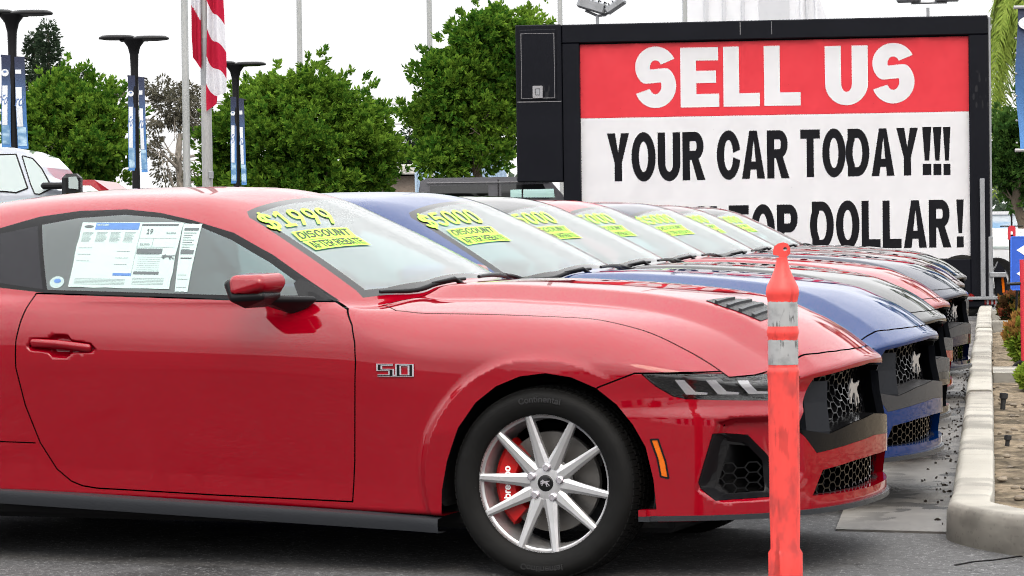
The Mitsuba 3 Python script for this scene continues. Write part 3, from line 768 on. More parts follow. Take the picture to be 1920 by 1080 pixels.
    lett, lett2 = bend(fine(name, .012), arc), bend(fine(name, .012), lambda v: arc(v, sgn=-1))
    return [('tyre', cat(tyre, tread), 'rubber', 40), ('rim', rim, 'alloy', 40), ('spokes', spokes, 'alloy', 22), ('brake_disc', disc, 'steel', 30), ('brake_caliper', caliper, 'caliper', 30), ('caliper_lettering', word, 'white_print', False),
            *[('lug_nut' + (f'_{k:03d}' if k else ''), n_, 'chrome', 40) for k, n_ in enumerate(nuts)], ('centre_cap', cap, 'gloss_black', 40), ('centre_cap_horse', horse, 'chrome', False), ('tyre_lettering', lett, 'rubber_shiny', False), ('tyre_lettering_001', lett2, 'rubber_shiny', False)]
WP = wheel_parts()
for i, (cx, s) in enumerate(((0, -1), (0, 1), (-2.72, -1), (-2.72, 1))):
    wk = 'wheel' + (f'_{i:03d}' if i else '')
    for nm, m_, sl, sm in WP:
        if s > 0 and nm.startswith(('tyre_lettering', 'caliper_lettering', 'centre_cap_horse', 'lug_nut')):
            continue
        v = np.asarray(m_.vertices)
        w = np.stack([v[:, 0] + cx, s * .797 - s * v[:, 2], v[:, 1] + .335], 1)
        f_ = m_.faces if s > 0 else m_.faces[:, ::-1]
        part(f'{wk}__{nm}', mesh(w, f_[:, ::-1]), sl, sm)
# ---------------------------------------------------------------- coupe materials and the row of cars
def car_paint(c):
    return gloss(c, 1.54)
bsdf('paint_red', car_paint((.41, .0007, .017)))
bsdf('paint_blue', car_paint((0.003, 0.05, 0.23)))
bsdf('paint_grey', car_paint((0.022, 0.023, 0.027)))
bsdf('paint_crimson', car_paint((0.38, 0.0008, 0.014)))
bsdf('paint_navy', car_paint((0.006, 0.012, 0.06)))
bsdf('paint_maroon', car_paint((0.085, 0.002, 0.005)))
bsdf('paint_charcoal', car_paint((0.028, 0.028, 0.03)))
scene['mat_side_glass'] = {'type': 'principledthin', 'base_color': rgb(.58, .78, .79), 'roughness': .03, 'spec_trans': .94, 'diff_trans': .1, 'eta': 1.6}
scene['mat_wind_glass'] = {'type': 'principledthin', 'base_color': rgb(.52, .72, .71), 'roughness': .03, 'spec_trans': .94, 'diff_trans': .1, 'eta': 2.2}
scene['mat_dark_glass'] = {'type': 'principledthin', 'base_color': rgb(.02, .02, .025), 'roughness': .03, 'spec_trans': .3, 'diff_trans': .1, 'eta': 1.55}
scene['mat_lens'] = {'type': 'thindielectric', 'int_ior': 1.28}
bsdf('trim', rough((.004, .004, .005), .45, spec=.14))
bsdf('vane', rough((.008, .009, .012), .28, spec=.13))
bsdf('frit', gloss((.006, .006, .007)))
bsdf('amber', gloss((.75, .24, .01)))
bsdf('beam_gloss', rough((.004, .004, .0045), .16, spec=.22))
bsdf('emblem_silver', rough((.50, .50, .51), .25, metal=.7))
bsdf('beam_grey', rough((.026, .026, .028), .42, spec=.3))
bsdf('satin_black', rough((.005, .005, .006), .38, spec=.2))
bsdf('gloss_black', gloss((.004, .004, .005)))
bsdf('grille_black', rough((.005, .005, .006), .22, spec=.32))
bsdf('sensor', rough((.02, .02, .022), .35, spec=.3))
bsdf('satin_grey', rough((.020, .022, .026), .36, spec=.25))
bsdf('chrome', {'type': 'roughconductor', 'material': 'Cr', 'alpha': .12})
bsdf('lamp_white', rough((.22, .22, .235), .22))
bsdf('matte_black', rough((.008, .008, .009), .8, spec=.2))
bsdf('seat', rough((.05, .05, .052), .7, spec=.2))
bsdf('dash', rough((.02, .02, .022), .75))
bsdf('tail_red', gloss((.25, .005, .005)))
bsdf('rubber', rough(proc(lambda p, n, uv: mi.Color3f(.0035 + .004 * fbm(p.x * 18, p.y * 18, p.z * 18))), .62, spec=.13))
bsdf('rubber_shiny', rough((.012, .012, .013), .4))
bsdf('alloy', {'type': 'principled', 'base_color': rgb(.50, .50, .51), 'metallic': .75, 'roughness': .32, 'specular': .5})
bsdf('steel', rough((.10, .095, .09), .45, metal=.6))
bsdf('caliper', gloss((.55, .012, .012)))
bsdf('white_print', rough((.8, .8, .8), .4))

ROW = [  # offset of the car frame, paint, label
    ((0, 0), 'paint_red', 'nearest coupe of the row, bright red with a white window sticker in its side window'),
    ((-.29, 2.26), 'paint_blue', 'bright blue coupe parked second in the row, right behind the nearest red one'),
    ((-.76, 4.55), 'paint_grey', 'dark grey coupe parked third in the row, between the blue coupe and a red one'),
    ((-1.30, 7.10), 'paint_crimson', 'red coupe parked fourth in the row, the next red one after the nearest car'),
    ((-1.75, 9.75), 'paint_navy', 'navy blue coupe parked fifth in the row, beyond the second red coupe'),
    ((-2.42, 12.75), 'paint_maroon', 'dark red coupe parked sixth in the row, next to the farthest grey one'),
    ((-3.12, 16.1), 'paint_charcoal', 'charcoal grey coupe farthest along the row, closest to the billboard truck'),
]
CARS = []
for i, ((ox, oy), paint, lab) in enumerate(ROW):
    k = root('parked_coupe', lab, 'car', 'sports coupes parked side by side in a row')
    xf = T().translate([ox, oy, 0])
    CARS.append((k, xf))
    for nm, d, sl, pl in PARTS:
        if i > 0 and ('lettering' in nm or nm.endswith('centre_cap_horse')):
            continue
        sl = paint if sl == 'paint' else ('beam_gloss' if i == 0 else 'beam_grey') if sl == 'beam' else sl
        e = {**d, 'bsdf': {'type': 'ref', 'id': 'mat_' + sl}}
        if i: e['to_world'] = xf
        scene[f'{k}__{nm}'] = e
# ---------------------------------------------------------------- ground: asphalt lot, concrete gutter, planter
ROWD = np.array([-.2013, .9795]); ROWN = np.array([.9795, .2013])
def asphalt_col(p, n, uv):
    grit = noise(p.x * 160, p.y * 160) * .5 + noise(p.x * 61, p.y * 61) * .5
    wear = fbm(p.x * .9, p.y * .9, 0, 4)
    d = mi.Float(p.x) * float(ROWN[0]) + mi.Float(p.y) * float(ROWN[1])
    k = .036 + .050 * dr.square(grit) + .022 * (wear - .5)
    vf, vs, vr = voronoi(p.x * .55 + .35 * fbm(p.x * 3, p.y * 3, 1, 3), p.y * .55 + .35 * fbm(p.x * 3, p.y * 3, 8, 3))
    crk = smoothstep(.018, .0, vs - vf) * smoothstep(.45, .6, noise(p.x * .7 + 3, p.y * .7))
    oil = smoothstep(.60, .74, fbm(p.x * 1.7 + 4, p.y * 1.7, 5, 4))
    k = k * (1 - .35 * crk) * (1 - .45 * oil)
    speck = smoothstep(.80, .9, noise(p.x * 95 + 7, p.y * 95)) * .07
    return mi.Color3f(k + speck) * mi.Color3f(1.0, 1.0, 1.03)
bsdf('asphalt', {'type': 'bumpmap', 'arbitrary': proc(lambda p, n, uv: noise(p.x * 120, p.y * 120) + .6 * noise(p.x * 47, p.y * 47), eps=.004), 'scale': .003,
                 'bsdf': rough(proc(asphalt_col), .75, spec=.35)})
g = trimesh.creation.box((1200, 1200, .4)); g.apply_translation((0, 350, -.2))
put('asphalt', g, 'asphalt', smooth=False); tag('asphalt', 'worn grey asphalt of the car lot', 'asphalt', kind='structure')

def row_xy(s, o):
    """s metres along the row from the kerb's near corner, o metres to the right of the kerb's face"""
    return np.array([1.05, .87]) + ROWD * s + ROWN * o
def concrete_col(p, n, uv):
    st = fbm(p.x * 2.2, p.y * 2.2, p.z * 2.2, 5)
    st2 = fbm(p.x * 9 + 3, p.y * 5, p.z * 9, 3)
    pore = smoothstep(.74, .82, noise(p.x * 70, p.y * 70, p.z * 70))
    c = mix((.24, .23, .205), (.15, .14, .125), smoothstep(.42, .7, st))
    c = c * (0.86 + .28 * st2) * (1 - .12 * pore)
    dark = smoothstep(.52, .68, fbm(p.x * 1.3 + 5, p.y * 4.2, p.z * 6, 4))
    foot_tone = smoothstep(.13, .0, p.z + .05 * (fbm(p.x * 5, p.y * 5, 3, 3) - .5))          # stains at the kerb foot, with the face's shadow put into the colour
    return c * (1 - .28 * dark) * (1 - .45 * foot_tone)
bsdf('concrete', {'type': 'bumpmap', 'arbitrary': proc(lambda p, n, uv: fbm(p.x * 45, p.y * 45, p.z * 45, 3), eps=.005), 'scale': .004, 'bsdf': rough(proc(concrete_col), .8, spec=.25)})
def gutter_col(p, n, uv):
    s = mi.Float(p.x) * float(ROWD[0]) + mi.Float(p.y) * float(ROWD[1])
    o = (mi.Float(p.x) - 1.05) * float(ROWN[0]) + (mi.Float(p.y) - .87) * float(ROWN[1])
    st = fbm(p.x * 3.1, p.y * 3.1, 0, 4)
    fine_ = fbm(p.x * 22, p.y * 14, 2, 3)
    c = mix((.22, .21, .19), (.13, .125, .115), smoothstep(.38, .66, st)) * (.85 + .3 * fine_)
    edge = smoothstep(-.47, -.26, o + .10 * (fbm(s * 2, o * 2, 4) - .5))     # silt and damp along the kerb
    oil = smoothstep(.50, .64, fbm(s * .8 + 9, o * 1.6, 1, 4))
    blot = smoothstep(.60, .64, fbm(p.x * 6, p.y * 6, 7, 3)) * smoothstep(-.5, -.05, o)
    c = mix(c, (.045, .042, .04), .95 * edge * (.6 + .6 * fbm(p.x * 7, p.y * 7, 11, 3)))
    c = mix(c, (.12, .115, .11), .55 * oil)
    return mix(c, (.012, .012, .013), .9 * blot)
bsdf('gutter', {'type': 'bumpmap', 'arbitrary': proc(lambda p, n, uv: fbm(p.x * 40, p.y * 40, 0, 3), eps=.006), 'scale': .004, 'bsdf': rough(proc(gutter_col), .5, spec=.45)})
# slabs of the concrete gutter, each with its own joint
gk = tag('gutter', 'concrete gutter strip between the car noses and the kerb', 'gutter', kind='structure')
s0 = .12
cuts = [0.0, 1.75, 3.9, 6.6, 9.4, 12.3, 15.2, 18.2, 21.4, 25.5]
for a, b in zip(cuts[:-1], cuts[1:]):
    o0 = -.47
    P = [row_xy(s0 + a + .006, o0 + (.02 if a == 0 else 0)), row_xy(s0 + a + .006 - (.10 if a == 0 else 0), .005), row_xy(s0 + b - .006, .005), row_xy(s0 + b - .006, o0)]
    put('slab', extrude(Polygon(P), .009), 'gutter', parent='gutter', smooth=False)
# the crack in the asphalt at the right
ck = [at(1790, 1061, z=0), at(1830, 1053, z=0), at(1868, 1050, z=0), at(1905, 1046, z=0), at(1960, 1040, z=0)]
bsdf('crack', rough((.012, .012, .012), .9, spec=.1))
L = LineString([(p[0] + .012 * rng.standard_normal(), p[1] + .02 * rng.standard_normal()) for p in ck]).buffer(.006, cap_style=2)
put('asphalt_crack', frame(extrude(L, .003), (0, 0, .001), (1, 0, 0), (0, 1, 0), (0, 0, 1)), 'crack', smooth=False)
tag('asphalt_crack', 'thin dark crack in the asphalt in front of the planter', 'crack', kind='structure')

# kerb round the planter, cast in lengths
kerb_path = [(-4.35, 27.2), *[tuple(row_xy(s, 0)) for s in np.linspace(25, .35, 40)], (1.05, .80), (1.075, .70), (1.12, .60), (1.19, .49), (1.29, .36), (1.42, .22), (1.60, .07), (1.85, -.10), (2.3, -.33), (3.2, -.66), (5.5, -1.3)]
kerb_path = np.array(kerb_path)
def sweep(P, prof):
    """profile of (inward offset, height) carried along a ground path; inward is to the right of travel reversed"""
    t = np.gradient(P, axis=0); t /= np.linalg.norm(t, axis=1, keepdims=True)
    nrm = np.stack([-t[:, 1], t[:, 0]], 1)
    k = len(prof); V = []
    for p, n_ in zip(P, nrm):
        for o, z in prof:
            q = p + n_ * o
            V.append((q[0], q[1], z))
    n = len(P)
    Fs = [f for i in range(n - 1) for j in range(k) for f in ((i * k + j, (i + 1) * k + (j + 1) % k, i * k + (j + 1) % k), (i * k + j, (i + 1) * k + j, (i + 1) * k + (j + 1) % k))]
    Fs += [(0, j, j + 1) for j in range(1, k - 1)] + [((n - 1) * k, (n - 1) * k + j + 1, (n - 1) * k + j) for j in range(1, k - 1)]
    m = mesh(V, Fs); m.fix_normals(); return m
KPROF = [(0, -.05), (.006, .10), (.012, .130), (.026, .147), (.045, .152), (.155, .152), (.172, .147), (.178, .130), (.18, -.05)]
arc = np.concatenate([[0], np.cumsum(np.linalg.norm(np.diff(kerb_path, axis=0), axis=1))])
def along(s):
    return np.stack([np.interp(s, arc, kerb_path[:, 0]), np.interp(s, arc, kerb_path[:, 1])], -1)
tag('kerb', 'pale cast concrete kerb round the planter', 'kerb', kind='structure')
corner = arc[41]
joints = [0, corner - 22, corner - 19, corner - 15.6, corner - 11.4, corner - 7.35, corner - .35 + 1.6, arc[-1]]
for j, (a, b) in enumerate(zip(joints[:-1], joints[1:])):
    n = max(3, int((b - a) / .07))
    Pk = along(np.linspace(a + .008, b - .008, n))
    lift = (.0, .008, -.006, .004, .012, 0, .0)[j]
    m = sweep(Pk, [(o + .004 * ((j * 7) % 3 - 1), z + lift * (z > 0)) for o, z in KPROF])
    v = np.array(m.vertices); v += (meshkit.fbm(v * [9, 9, 9], 3, 3) - .5)[:, None] * .006; m = mesh(v, m.faces)
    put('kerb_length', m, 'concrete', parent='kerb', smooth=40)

# soil in the planter
def soil_col(p, n, uv):
    a = fbm(p.x * 7, p.y * 7, 1, 4); b = noise(p.x * 55, p.y * 55)
    return mix((.15, .12, .085), (.055, .045, .032), smoothstep(.35, .75, a)) * (.65 + .6 * b)
bsdf('soil', {'type': 'bumpmap', 'arbitrary': proc(lambda p, n, uv: fbm(p.x * 30, p.y * 30, 0, 4), eps=.006), 'scale': .02, 'bsdf': rough(proc(soil_col), .9, spec=.1)})
inner = [tuple(q) for q in along(np.linspace(0, arc[-1], 120))]
soil_poly = Polygon([(x, y) for x, y in inner] + [(9, -1.3), (9, 28)]).buffer(-.12)
gx, gy = np.meshgrid(np.arange(-4.5, 6.2, .07), np.arange(-1.6, 27.2, .07), indexing='ij')
zz = .085 + .05 * (meshkit.fbm(np.stack([gx * 2.2, gy * 2.2, 0 * gx], -1), 4, 9) - .5) + .03 * (meshkit.fbm(np.stack([gx * 11, gy * 11, 0 * gx], -1), 3, 4) - .5)
n0, n1 = gx.shape
idx = np.arange(n0 * n1).reshape(n0, n1)
Fq = np.stack([idx[:-1, :-1], idx[1:, :-1], idx[1:, 1:], idx[:-1, 1:]], -1).reshape(-1, 4)
inside = shapely.contains_xy(soil_poly, gx.ravel(), gy.ravel())
Fq = Fq[inside[Fq].all(1)]
Fs = np.vstack([Fq[:, [0, 1, 2]], Fq[:, [0, 2, 3]]])
used, inv = np.unique(Fs, return_inverse=True)
put('planter_soil', mesh(np.stack([gx.ravel(), gy.ravel(), zz.ravel()], 1)[used], inv.reshape(-1, 3)), 'soil', smooth=True)
tag('planter_soil', 'dry brown bare soil inside the planter', 'soil', kind='structure')
# pebbles and chips of bark on the soil
Pb = []
ico = trimesh.creation.icosphere(1)
for _ in range(420):
    s_, o_ = rng.uniform(-.3, 9), rng.uniform(.2, 2.0)
    q = row_xy(s_, o_); r = rng.uniform(.006, .022)
    Pb.append(mesh(ico.vertices * [r * rng.uniform(.7, 1.5), r * rng.uniform(.7, 1.5), r * .6] + [q[0], q[1], .088 + rng.uniform(-.01, .015)], ico.faces))
bsdf('pebble', rough(proc(lambda p, n, uv: mix((.19, .155, .115), (.08, .065, .05), cell_rand(p.x * 22, p.y * 22, 3))), .85))
put('pebbles', cat(*Pb), 'pebble', smooth=False); tag('pebbles', 'small stones and chips of bark on the planter soil', 'pebbles', kind='stuff')
# leaf litter and grit along the kerb face
Lt = []
for _ in range(150):
    s_, o_ = rng.uniform(.2, 14), -abs(rng.normal(0, .06)) - .01
    q = row_xy(s_, o_); r = rng.uniform(.002, .008) * (1.9 if rng.uniform() < .08 else 1); a_ = rng.uniform(0, 6.28)
    h = hull([(r * math.cos(a_ + k), .6 * r * math.sin(a_ + k), z_) for k in (0, 1.4, 2.9, 4.4) for z_ in (0, rng.uniform(.002, .012))])
    h.apply_translation((q[0], q[1], .009)); Lt.append(h)
bsdf('litter', rough((.022, .019, .016), .9, spec=.1))
put('leaf_litter', cat(*Lt), 'litter', smooth=False); tag('leaf_litter', 'dark damp leaf litter lying along the kerb in the gutter', 'leaf litter', kind='stuff')
# cross walls of the planter
def wall_block(s0, s1, o0, o1, z0, z1, lab):
    P = Polygon([row_xy(s0, o0), row_xy(s0, o1), row_xy(s1, o1), row_xy(s1, o0)]).buffer(-.01).buffer(.01)
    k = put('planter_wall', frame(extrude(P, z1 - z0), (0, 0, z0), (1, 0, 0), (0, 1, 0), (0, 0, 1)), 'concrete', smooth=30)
    tag(k, lab, 'wall', 'low concrete cross walls dividing the planter' if False else None)
wall_block(9.4, 10.3, .182, 3.0, -.02, .165, 'low pale concrete slab crossing the planter nearest to the front')
wall_block(19.3, 19.55, .182, 2.6, -.02, .20, 'thin concrete cross wall in the middle of the planter, between the two shrubs')
wall_block(22.2, 22.45, .182, 2.6, -.02, .23, 'concrete end wall closing the far end of the planter')
# black stubs of garden lights
bsdf('black_plastic', rough((.012, .012, .013), .45))
def stub(px, py0, py1, r, lab):
    b = at(px, py1, z=.08)
    dep = float((b - CAM) @ _fw); h = (py1 - py0) / F_PX * dep
    m = cat(lathe([(0, 0), (r * .62, 0), (r * .62, h * .62), (r, h * .7), (r, h), (r * .8, h), (r * .8, h * .8), (0, h * .8)], 20))
    m.apply_transform(trimesh.transformations.rotation_matrix(.09, (0, 1, 0))); m.apply_translation(b)
    tag(put('garden_light', m, 'black_plastic', smooth=35), lab, 'garden light')
stub(1888, 816, 842, .019, 'black garden light stub standing in the soil, the nearer of two')
stub(1880, 737, 768, .026, 'black garden light stub close behind the kerb, the farther of two')
# ---------------------------------------------------------------- orange delineator post
bp = at(1466, 457, depth=9.3); bx0, by0 = bp[0], bp[1]
ZT = 1.178
def zof(py): return 1.234 - (py - 424.5) * 9.3 / F_PX
def orange(p, n, uv):
    d = fbm(p.x * 30, p.y * 30, p.z * 14, 4)
    sc = smoothstep(.60, .72, fbm(p.x * 60, p.y * 60, p.z * 9 + 3, 3))
    return mix((.62, .050, .042), (.42, .042, .038), smoothstep(.45, .8, d)) * (1 - .25 * sc)
bsdf('post_orange', rough(proc(orange), .42, spec=.4))
def band_col(p, n, uv):
    d = fbm(p.x * 25, p.y * 25, p.z * 25, 4)
    crack = smoothstep(.035, .0, dr.abs(fbm(p.x * 34 + 2, p.y * 34, p.z * 7, 3) - .5)) * smoothstep(.45, .6, noise(p.x * 20, p.y * 20, p.z * 20))
    return mix((.33, .335, .34), (.20, .205, .21), smoothstep(.4, .75, d)) * (1 - .7 * crack)
bsdf('reflective', rough(proc(band_col), .38, metal=.25))
pk = root('delineator_post', 'orange plastic delineator post with two worn white reflective bands', 'traffic post')
R = .0505
prof = [(.055, zof(1100)), (.055, zof(1040)), (.0465, zof(1032)), (.0485, zof(960)), (.0495, zof(720)), (.0505, zof(702)), (.0515, zof(698)), (.0485, zof(693)), (.0470, zof(690)), (.0470, zof(684)),
        (.0465, zof(640)), (.0475, zof(634)), (.0505, zof(629)), (.0505, zof(623)), (.0480, zof(617)), (.0472, zof(612)), (.0472, zof(568)), (.0500, zof(560)), (.0525, zof(554)), (.0525, zof(548)), (.0500, zof(540)), (.0400, zof(528)), (.030, zof(515)), (.0225, zof(503)), (.0185, zof(493)), (.0178, zof(486)), (0, zof(484))]
post = lathe(prof, 56)
v = np.array(post.vertices)
# pressed flute in the lower shaft
ang = np.arctan2(v[:, 1], v[:, 0])
post = mesh(v, post.faces)
low = lathe([(.205, .0), (.205, .03), (.19, .045), (.09, .05), (.075, .07), (.0585, .095), (.0555, .12), (.054, zof(1100))], 56)
M = tri2man(lathe([(0, .12), (.0545, .12), *[(r, z) for r, z in prof[1:] if z > .121]], 56))
if M.volume() < 0: M = m3.Manifold(m3.Mesh(np.asarray(M.to_mesh().vert_properties[:, :3]), np.asarray(M.to_mesh().tri_verts)[:, ::-1]))
f_dir = np.array([CAM[0] - bx0, CAM[1] - by0]); f_dir /= np.linalg.norm(f_dir)
side = np.array([-f_dir[1], f_dir[0]])                    # to the camera's left when looking at the post
c = side * -.030 + f_dir * .050
notch = m3.Manifold.hull_points(np.array([(c[0] + side[0] * a + f_dir[0] * b, c[1] + side[1] * a + f_dir[1] * b, z) for a, b, z in ((-.030, -.012, .12), (.014, -.012, .12), (-.030, .03, .12), (.014, .03, .12), (-.030, -.012, zof(975)), (.006, .004, zof(975)), (-.030, .03, zof(952)), (.006, .03, zof(952)))]))
Mn = M - notch
tm = man2tri(Mn); tm.apply_translation((bx0, by0, 0))
put('shaft', tm, 'post_orange', parent=pk, smooth=38)
low.apply_translation((bx0, by0, 0)); put('base', low, 'black_plastic', parent=pk, smooth=35)
for a, b in ((686, 638.5), (614, 567)):
    zs = np.linspace(zof(a), zof(b), 9)
    bd = lathe([(.0478 + .0004 * math.sin(k * 2.1), z) for k, z in enumerate(zs)], 56)
    v = np.array(bd.vertices)
    top = np.abs(v[:, 2] - zs[-1]) < 1e-6
    v[top, 2] -= .004 * meshkit.noise(np.stack([np.arctan2(v[top, 1], v[top, 0]) * 6, 0 * v[top, 1], 0 * v[top, 1]], 1), 3)
    bd = mesh(v + [bx0, by0, 0], bd.faces)
    put('reflective_band', bd, 'reflective', parent=pk, smooth=True)
# grab handle on top: a hooked loop
h3 = np.array([side[0], side[1]])
def hk(u, z, w=0.0): return (bx0 - h3[0] * u + f_dir[0] * w, by0 - h3[1] * u + f_dir[1] * w, z)
loop = Polygon([(-.026, zof(478)), (-.0265, zof(468)), (-.018, zof(459)), (-.004, zof(457)), (.012, zof(459)), (.024, zof(464)), (.0285, zof(472)), (.028, zof(480)), (.010, zof(482)), (.006, zof(490)), (-.014, zof(490)), (-.016, zof(484))]).buffer(.004).buffer(-.004)
loop = loop.difference(Point(-.010, zof(469.5)).buffer(.0062))
hd = extrude(loop, .022)
hv = np.asarray(hd.vertices)
put('grab_handle', mesh([hk(a, b, w - .011) for a, b, w in hv], hd.faces), 'post_orange', parent=pk, smooth=30)
# ---------------------------------------------------------------- billboard truck
class Plane:
    """a local upright frame: u to the right, v up, w away from the camera"""
    def __init__(self, px, py, depth, turn=0.0):
        t = math.radians(turn)
        r = np.array([math.cos(_az), math.sin(_az), 0]); f = np.array([-math.sin(_az), math.cos(_az), 0])
        self.o = at(px, py, depth=depth)
        self.ex = math.cos(t) * r - math.sin(t) * f
        self.ey = math.sin(t) * r + math.cos(t) * f
        self.ez = np.array([0, 0, 1.0])
        self.o = self.o * [1, 1, 0]
    def uv(self, px, py, w=0.0):
        d = at(px, py, depth=1.0) - CAM
        o = self.o + self.ey * w
        k = np.dot(o - CAM, self.ey) / np.dot(d, self.ey)
        q = CAM + d * k - self.o
        return float(q @ self.ex), float(q[2])
    def poly(self, pts, w=0.0):
        return [self.uv(a, b, w) for a, b in pts]
    def place(self, m):
        v = np.asarray(m.vertices)
        return mesh(self.o + v[:, :1] * self.ex + v[:, 1:2] * self.ey + v[:, 2:3] * self.ez, m.faces)
    def slab(self, shape, w0, w1):
        """shape in (u, v), from depth w0 to w1"""
        m = extrude(shape, w1 - w0); v = np.asarray(m.vertices)
        return self.place(mesh(np.stack([v[:, 0], w0 + v[:, 2], v[:, 1]], 1), m.faces[:, ::-1]))
    def box(self, u0, u1, w0, w1, v0, v1, bevel=.0):
        return self.place(bx(u0, u1, w0, w1, v0, v1, bevel))

SG = Plane(1454, 280, 39.0, 8.0)
def black_panel(p, n, uv):
    d = fbm(p.x * 2.3, p.y * 2.3, p.z * 2.3, 4)
    s = smoothstep(.66, .74, noise(p.x * 26, p.y * 26, p.z * 9))
    return mix((.0025, .003, .0055), (.005, .0055, .009), d) + mi.Color3f(.012) * s * smoothstep(.6, .7, fbm(p.x, p.y, p.z, 3))
bsdf('truck_black', rough(proc(black_panel), .36, spec=.12))
bsdf('galv', rough(proc(lambda p, n, uv: mix((.30, .31, .33), (.20, .21, .22), fbm(p.x * 9, p.y * 9, p.z * 5, 3))), .4, metal=.5))
bsdf('scratch', rough((.16, .16, .17), .6))
tk = root('billboard_truck', 'black billboard truck carrying a big red and white advertising banner', 'truck')
u_, v_ = SG.uv, None
L0, VT = SG.uv(967, 50); R0, VTr = SG.uv(1852, 27)
VT = (VT + VTr) / 2
Lp, _ = SG.uv(1055, 200); Lb, Vb_t = SG.uv(1086, 83); Rb, _ = SG.uv(1818, 250); _, Vb_b = SG.uv(1820, 484)
_, Vbt2 = SG.uv(1816, 68); Vb_t = (Vb_t + Vbt2) / 2
_, Vcab = SG.uv(1000, 341); _, Vlow = SG.uv(1810, 556)
Vtop_bar = Vb_t + .02
put('top_beam', SG.box(Lp, R0, -.03, .62, Vtop_bar, VT, .012), 'truck_black', parent=tk, smooth=False)
put('left_post', SG.box(Lp, Lb, -.02, .60, .95, Vtop_bar - .003, .01), 'truck_black', parent=tk, smooth=False)
put('right_post', SG.box(Rb, R0, -.02, .60, Vlow, Vtop_bar - .003, .01), 'truck_black', parent=tk, smooth=False)
put('lower_beam', SG.box(Lb + .002, Rb - .002, -.02, .60, Vlow, Vb_b - .01, .008), 'truck_black', parent=tk, smooth=False)
put('back_panel', SG.box(Lb + .003, Rb - .003, .10, .58, Vb_b, Vtop_bar - .004), 'truck_black', parent=tk, smooth=False)
put('side_frame', SG.box(R0 + .002, R0 + .035, .02, .55, Vlow + .1, VT - .02, .008), 'galv', parent=tk, smooth=False)
# storage cabinet at the left with its hatch and latch
cabk = put('cabinet', SG.box(L0, Lp - .004, -.06, .60, Vcab, VT + .005, .012), 'truck_black', parent=tk, smooth=False)
h = SG.poly([(975, 57), (1043, 51), (1046, 187), (978, 190)])
hu0, hu1, hv0, hv1 = h[0][0], h[1][0], h[2][1], h[0][1]
put('hatch', SG.box(hu0, hu1, -.085, -.061, hv0, hv1, .006), 'truck_black', parent=cabk, smooth=False)
rim_ = sbox(hu0 + .02, hv0 + .02, hu1 - .02, hv1 - .05); rim_ = rim_.difference(rim_.buffer(-.006))
put('hatch_seam', SG.slab(rim_, -.089, -.0855), 'scratch', parent=cabk, smooth=False)
lu, lv = SG.uv(1010, 173)
put('latch', SG.slab(sbox(lu - .055, lv - .07, lu + .055, lv + .07).buffer(.012).difference(sbox(lu - .032, lv - .045, lu + .032, lv + .045)), -.105, -.086), 'lamp_white', parent=cabk, smooth=False)
put('latch_paddle', SG.box(lu - .028, lu + .028, -.098, -.087, lv - .04, lv + .04, .004), 'galv', parent=cabk, smooth=False)
fl = sbox(L0 + .02, hv0 - .03, Lp - .01, hv0 - .02)
put('cabinet_seam', SG.slab(fl, -.068, -.0605), 'scratch', parent=cabk, smooth=False)
for px in (1388, 1447):
    a, b = SG.uv(px, 40)
    put('beam_joint', SG.box(a - .004, a + .004, -.034, -.0305, Vtop_bar + .06, VT - .02), 'scratch', parent=tk, smooth=False)
# banner: a lightly wrinkled vinyl sheet in two colours
def wrinkle(u, v):
    a = (u - Lb) / (Rb - Lb); b = (Vb_t - v) / (Vb_t - Vb_b)
    wv = .010 * np.sin(u * 2.1 + 3 * b) * b + .012 * np.exp(-((u - Lb - .9 + 1.2 * (b - .5)) / .14) ** 2) * (b > .3) * sstep(.3, .5, b)
    for k, (c, wd, am, l) in enumerate(((.06, .05, .014, .35), (.15, .03, .012, .4), (.40, .035, .012, .25), (.435, .02, .012, .3), (.62, .03, .013, .3), (.88, .05, .016, .35), (.95, .03, .012, .28), (.30, .04, .010, .2))):
        wv = wv + am * np.exp(-((u - Lb) / (Rb - Lb) - c - .02 * b) ** 2 / (wd * .35) ** 2) * np.clip(1 - b / l, 0, 1)
    n_ = meshkit.fbm(np.stack([u * 3.5, v * 2.2, 0 * u], -1), 3, 8) - .5
    return wv + .02 * n_
def on_banner(m, lift):
    """a mesh whose x, y are (u, v) and z a thickness, laid on the banner"""
    v = np.asarray(m.vertices)
    w = .055 - wrinkle(v[:, 0], v[:, 1]) - lift - v[:, 2]
    return SG.place(mesh(np.stack([v[:, 0], w, v[:, 1]], 1), m.faces[:, ::-1]))
def sheet_grid(u0, u1, v0, v1, n, k):
    U, Vv = np.meshgrid(np.linspace(u0, u1, n), np.linspace(v0, v1, k), indexing='ij')
    ix = np.arange(n * k).reshape(n, k)
    q = np.stack([ix[:-1, :-1], ix[1:, :-1], ix[1:, 1:], ix[:-1, 1:]], -1).reshape(-1, 4)
    return mesh(np.stack([U.ravel(), Vv.ravel(), 0 * U.ravel()], 1), np.vstack([q[:, [0, 1, 2]], q[:, [0, 2, 3]]]))
_, vm0 = SG.uv(1087, 222); _, vm1 = SG.uv(1818, 208); Vmid = (vm0 + vm1) / 2
bsdf('vinyl_red', rough((.50, .028, .040), .5, spec=.2))
bsdf('vinyl_white', rough((.52, .52, .545), .5, spec=.2))
bsdf('ink_black', rough((.005, .005, .007), .5, spec=.1))
bk = root('advertising_banner', 'red and white vinyl banner reading SELL US YOUR CAR TODAY on the truck', 'banner')
put('red_band', on_banner(sheet_grid(Lb + .004, Rb - .004, Vmid, Vb_t, 150, 30), 0), 'vinyl_red', parent=bk, smooth=True)
put('white_panel', on_banner(sheet_grid(Lb + .004, Rb - .004, Vb_b, Vmid - .002, 150, 60), 0), 'vinyl_white', parent=bk, smooth=True)
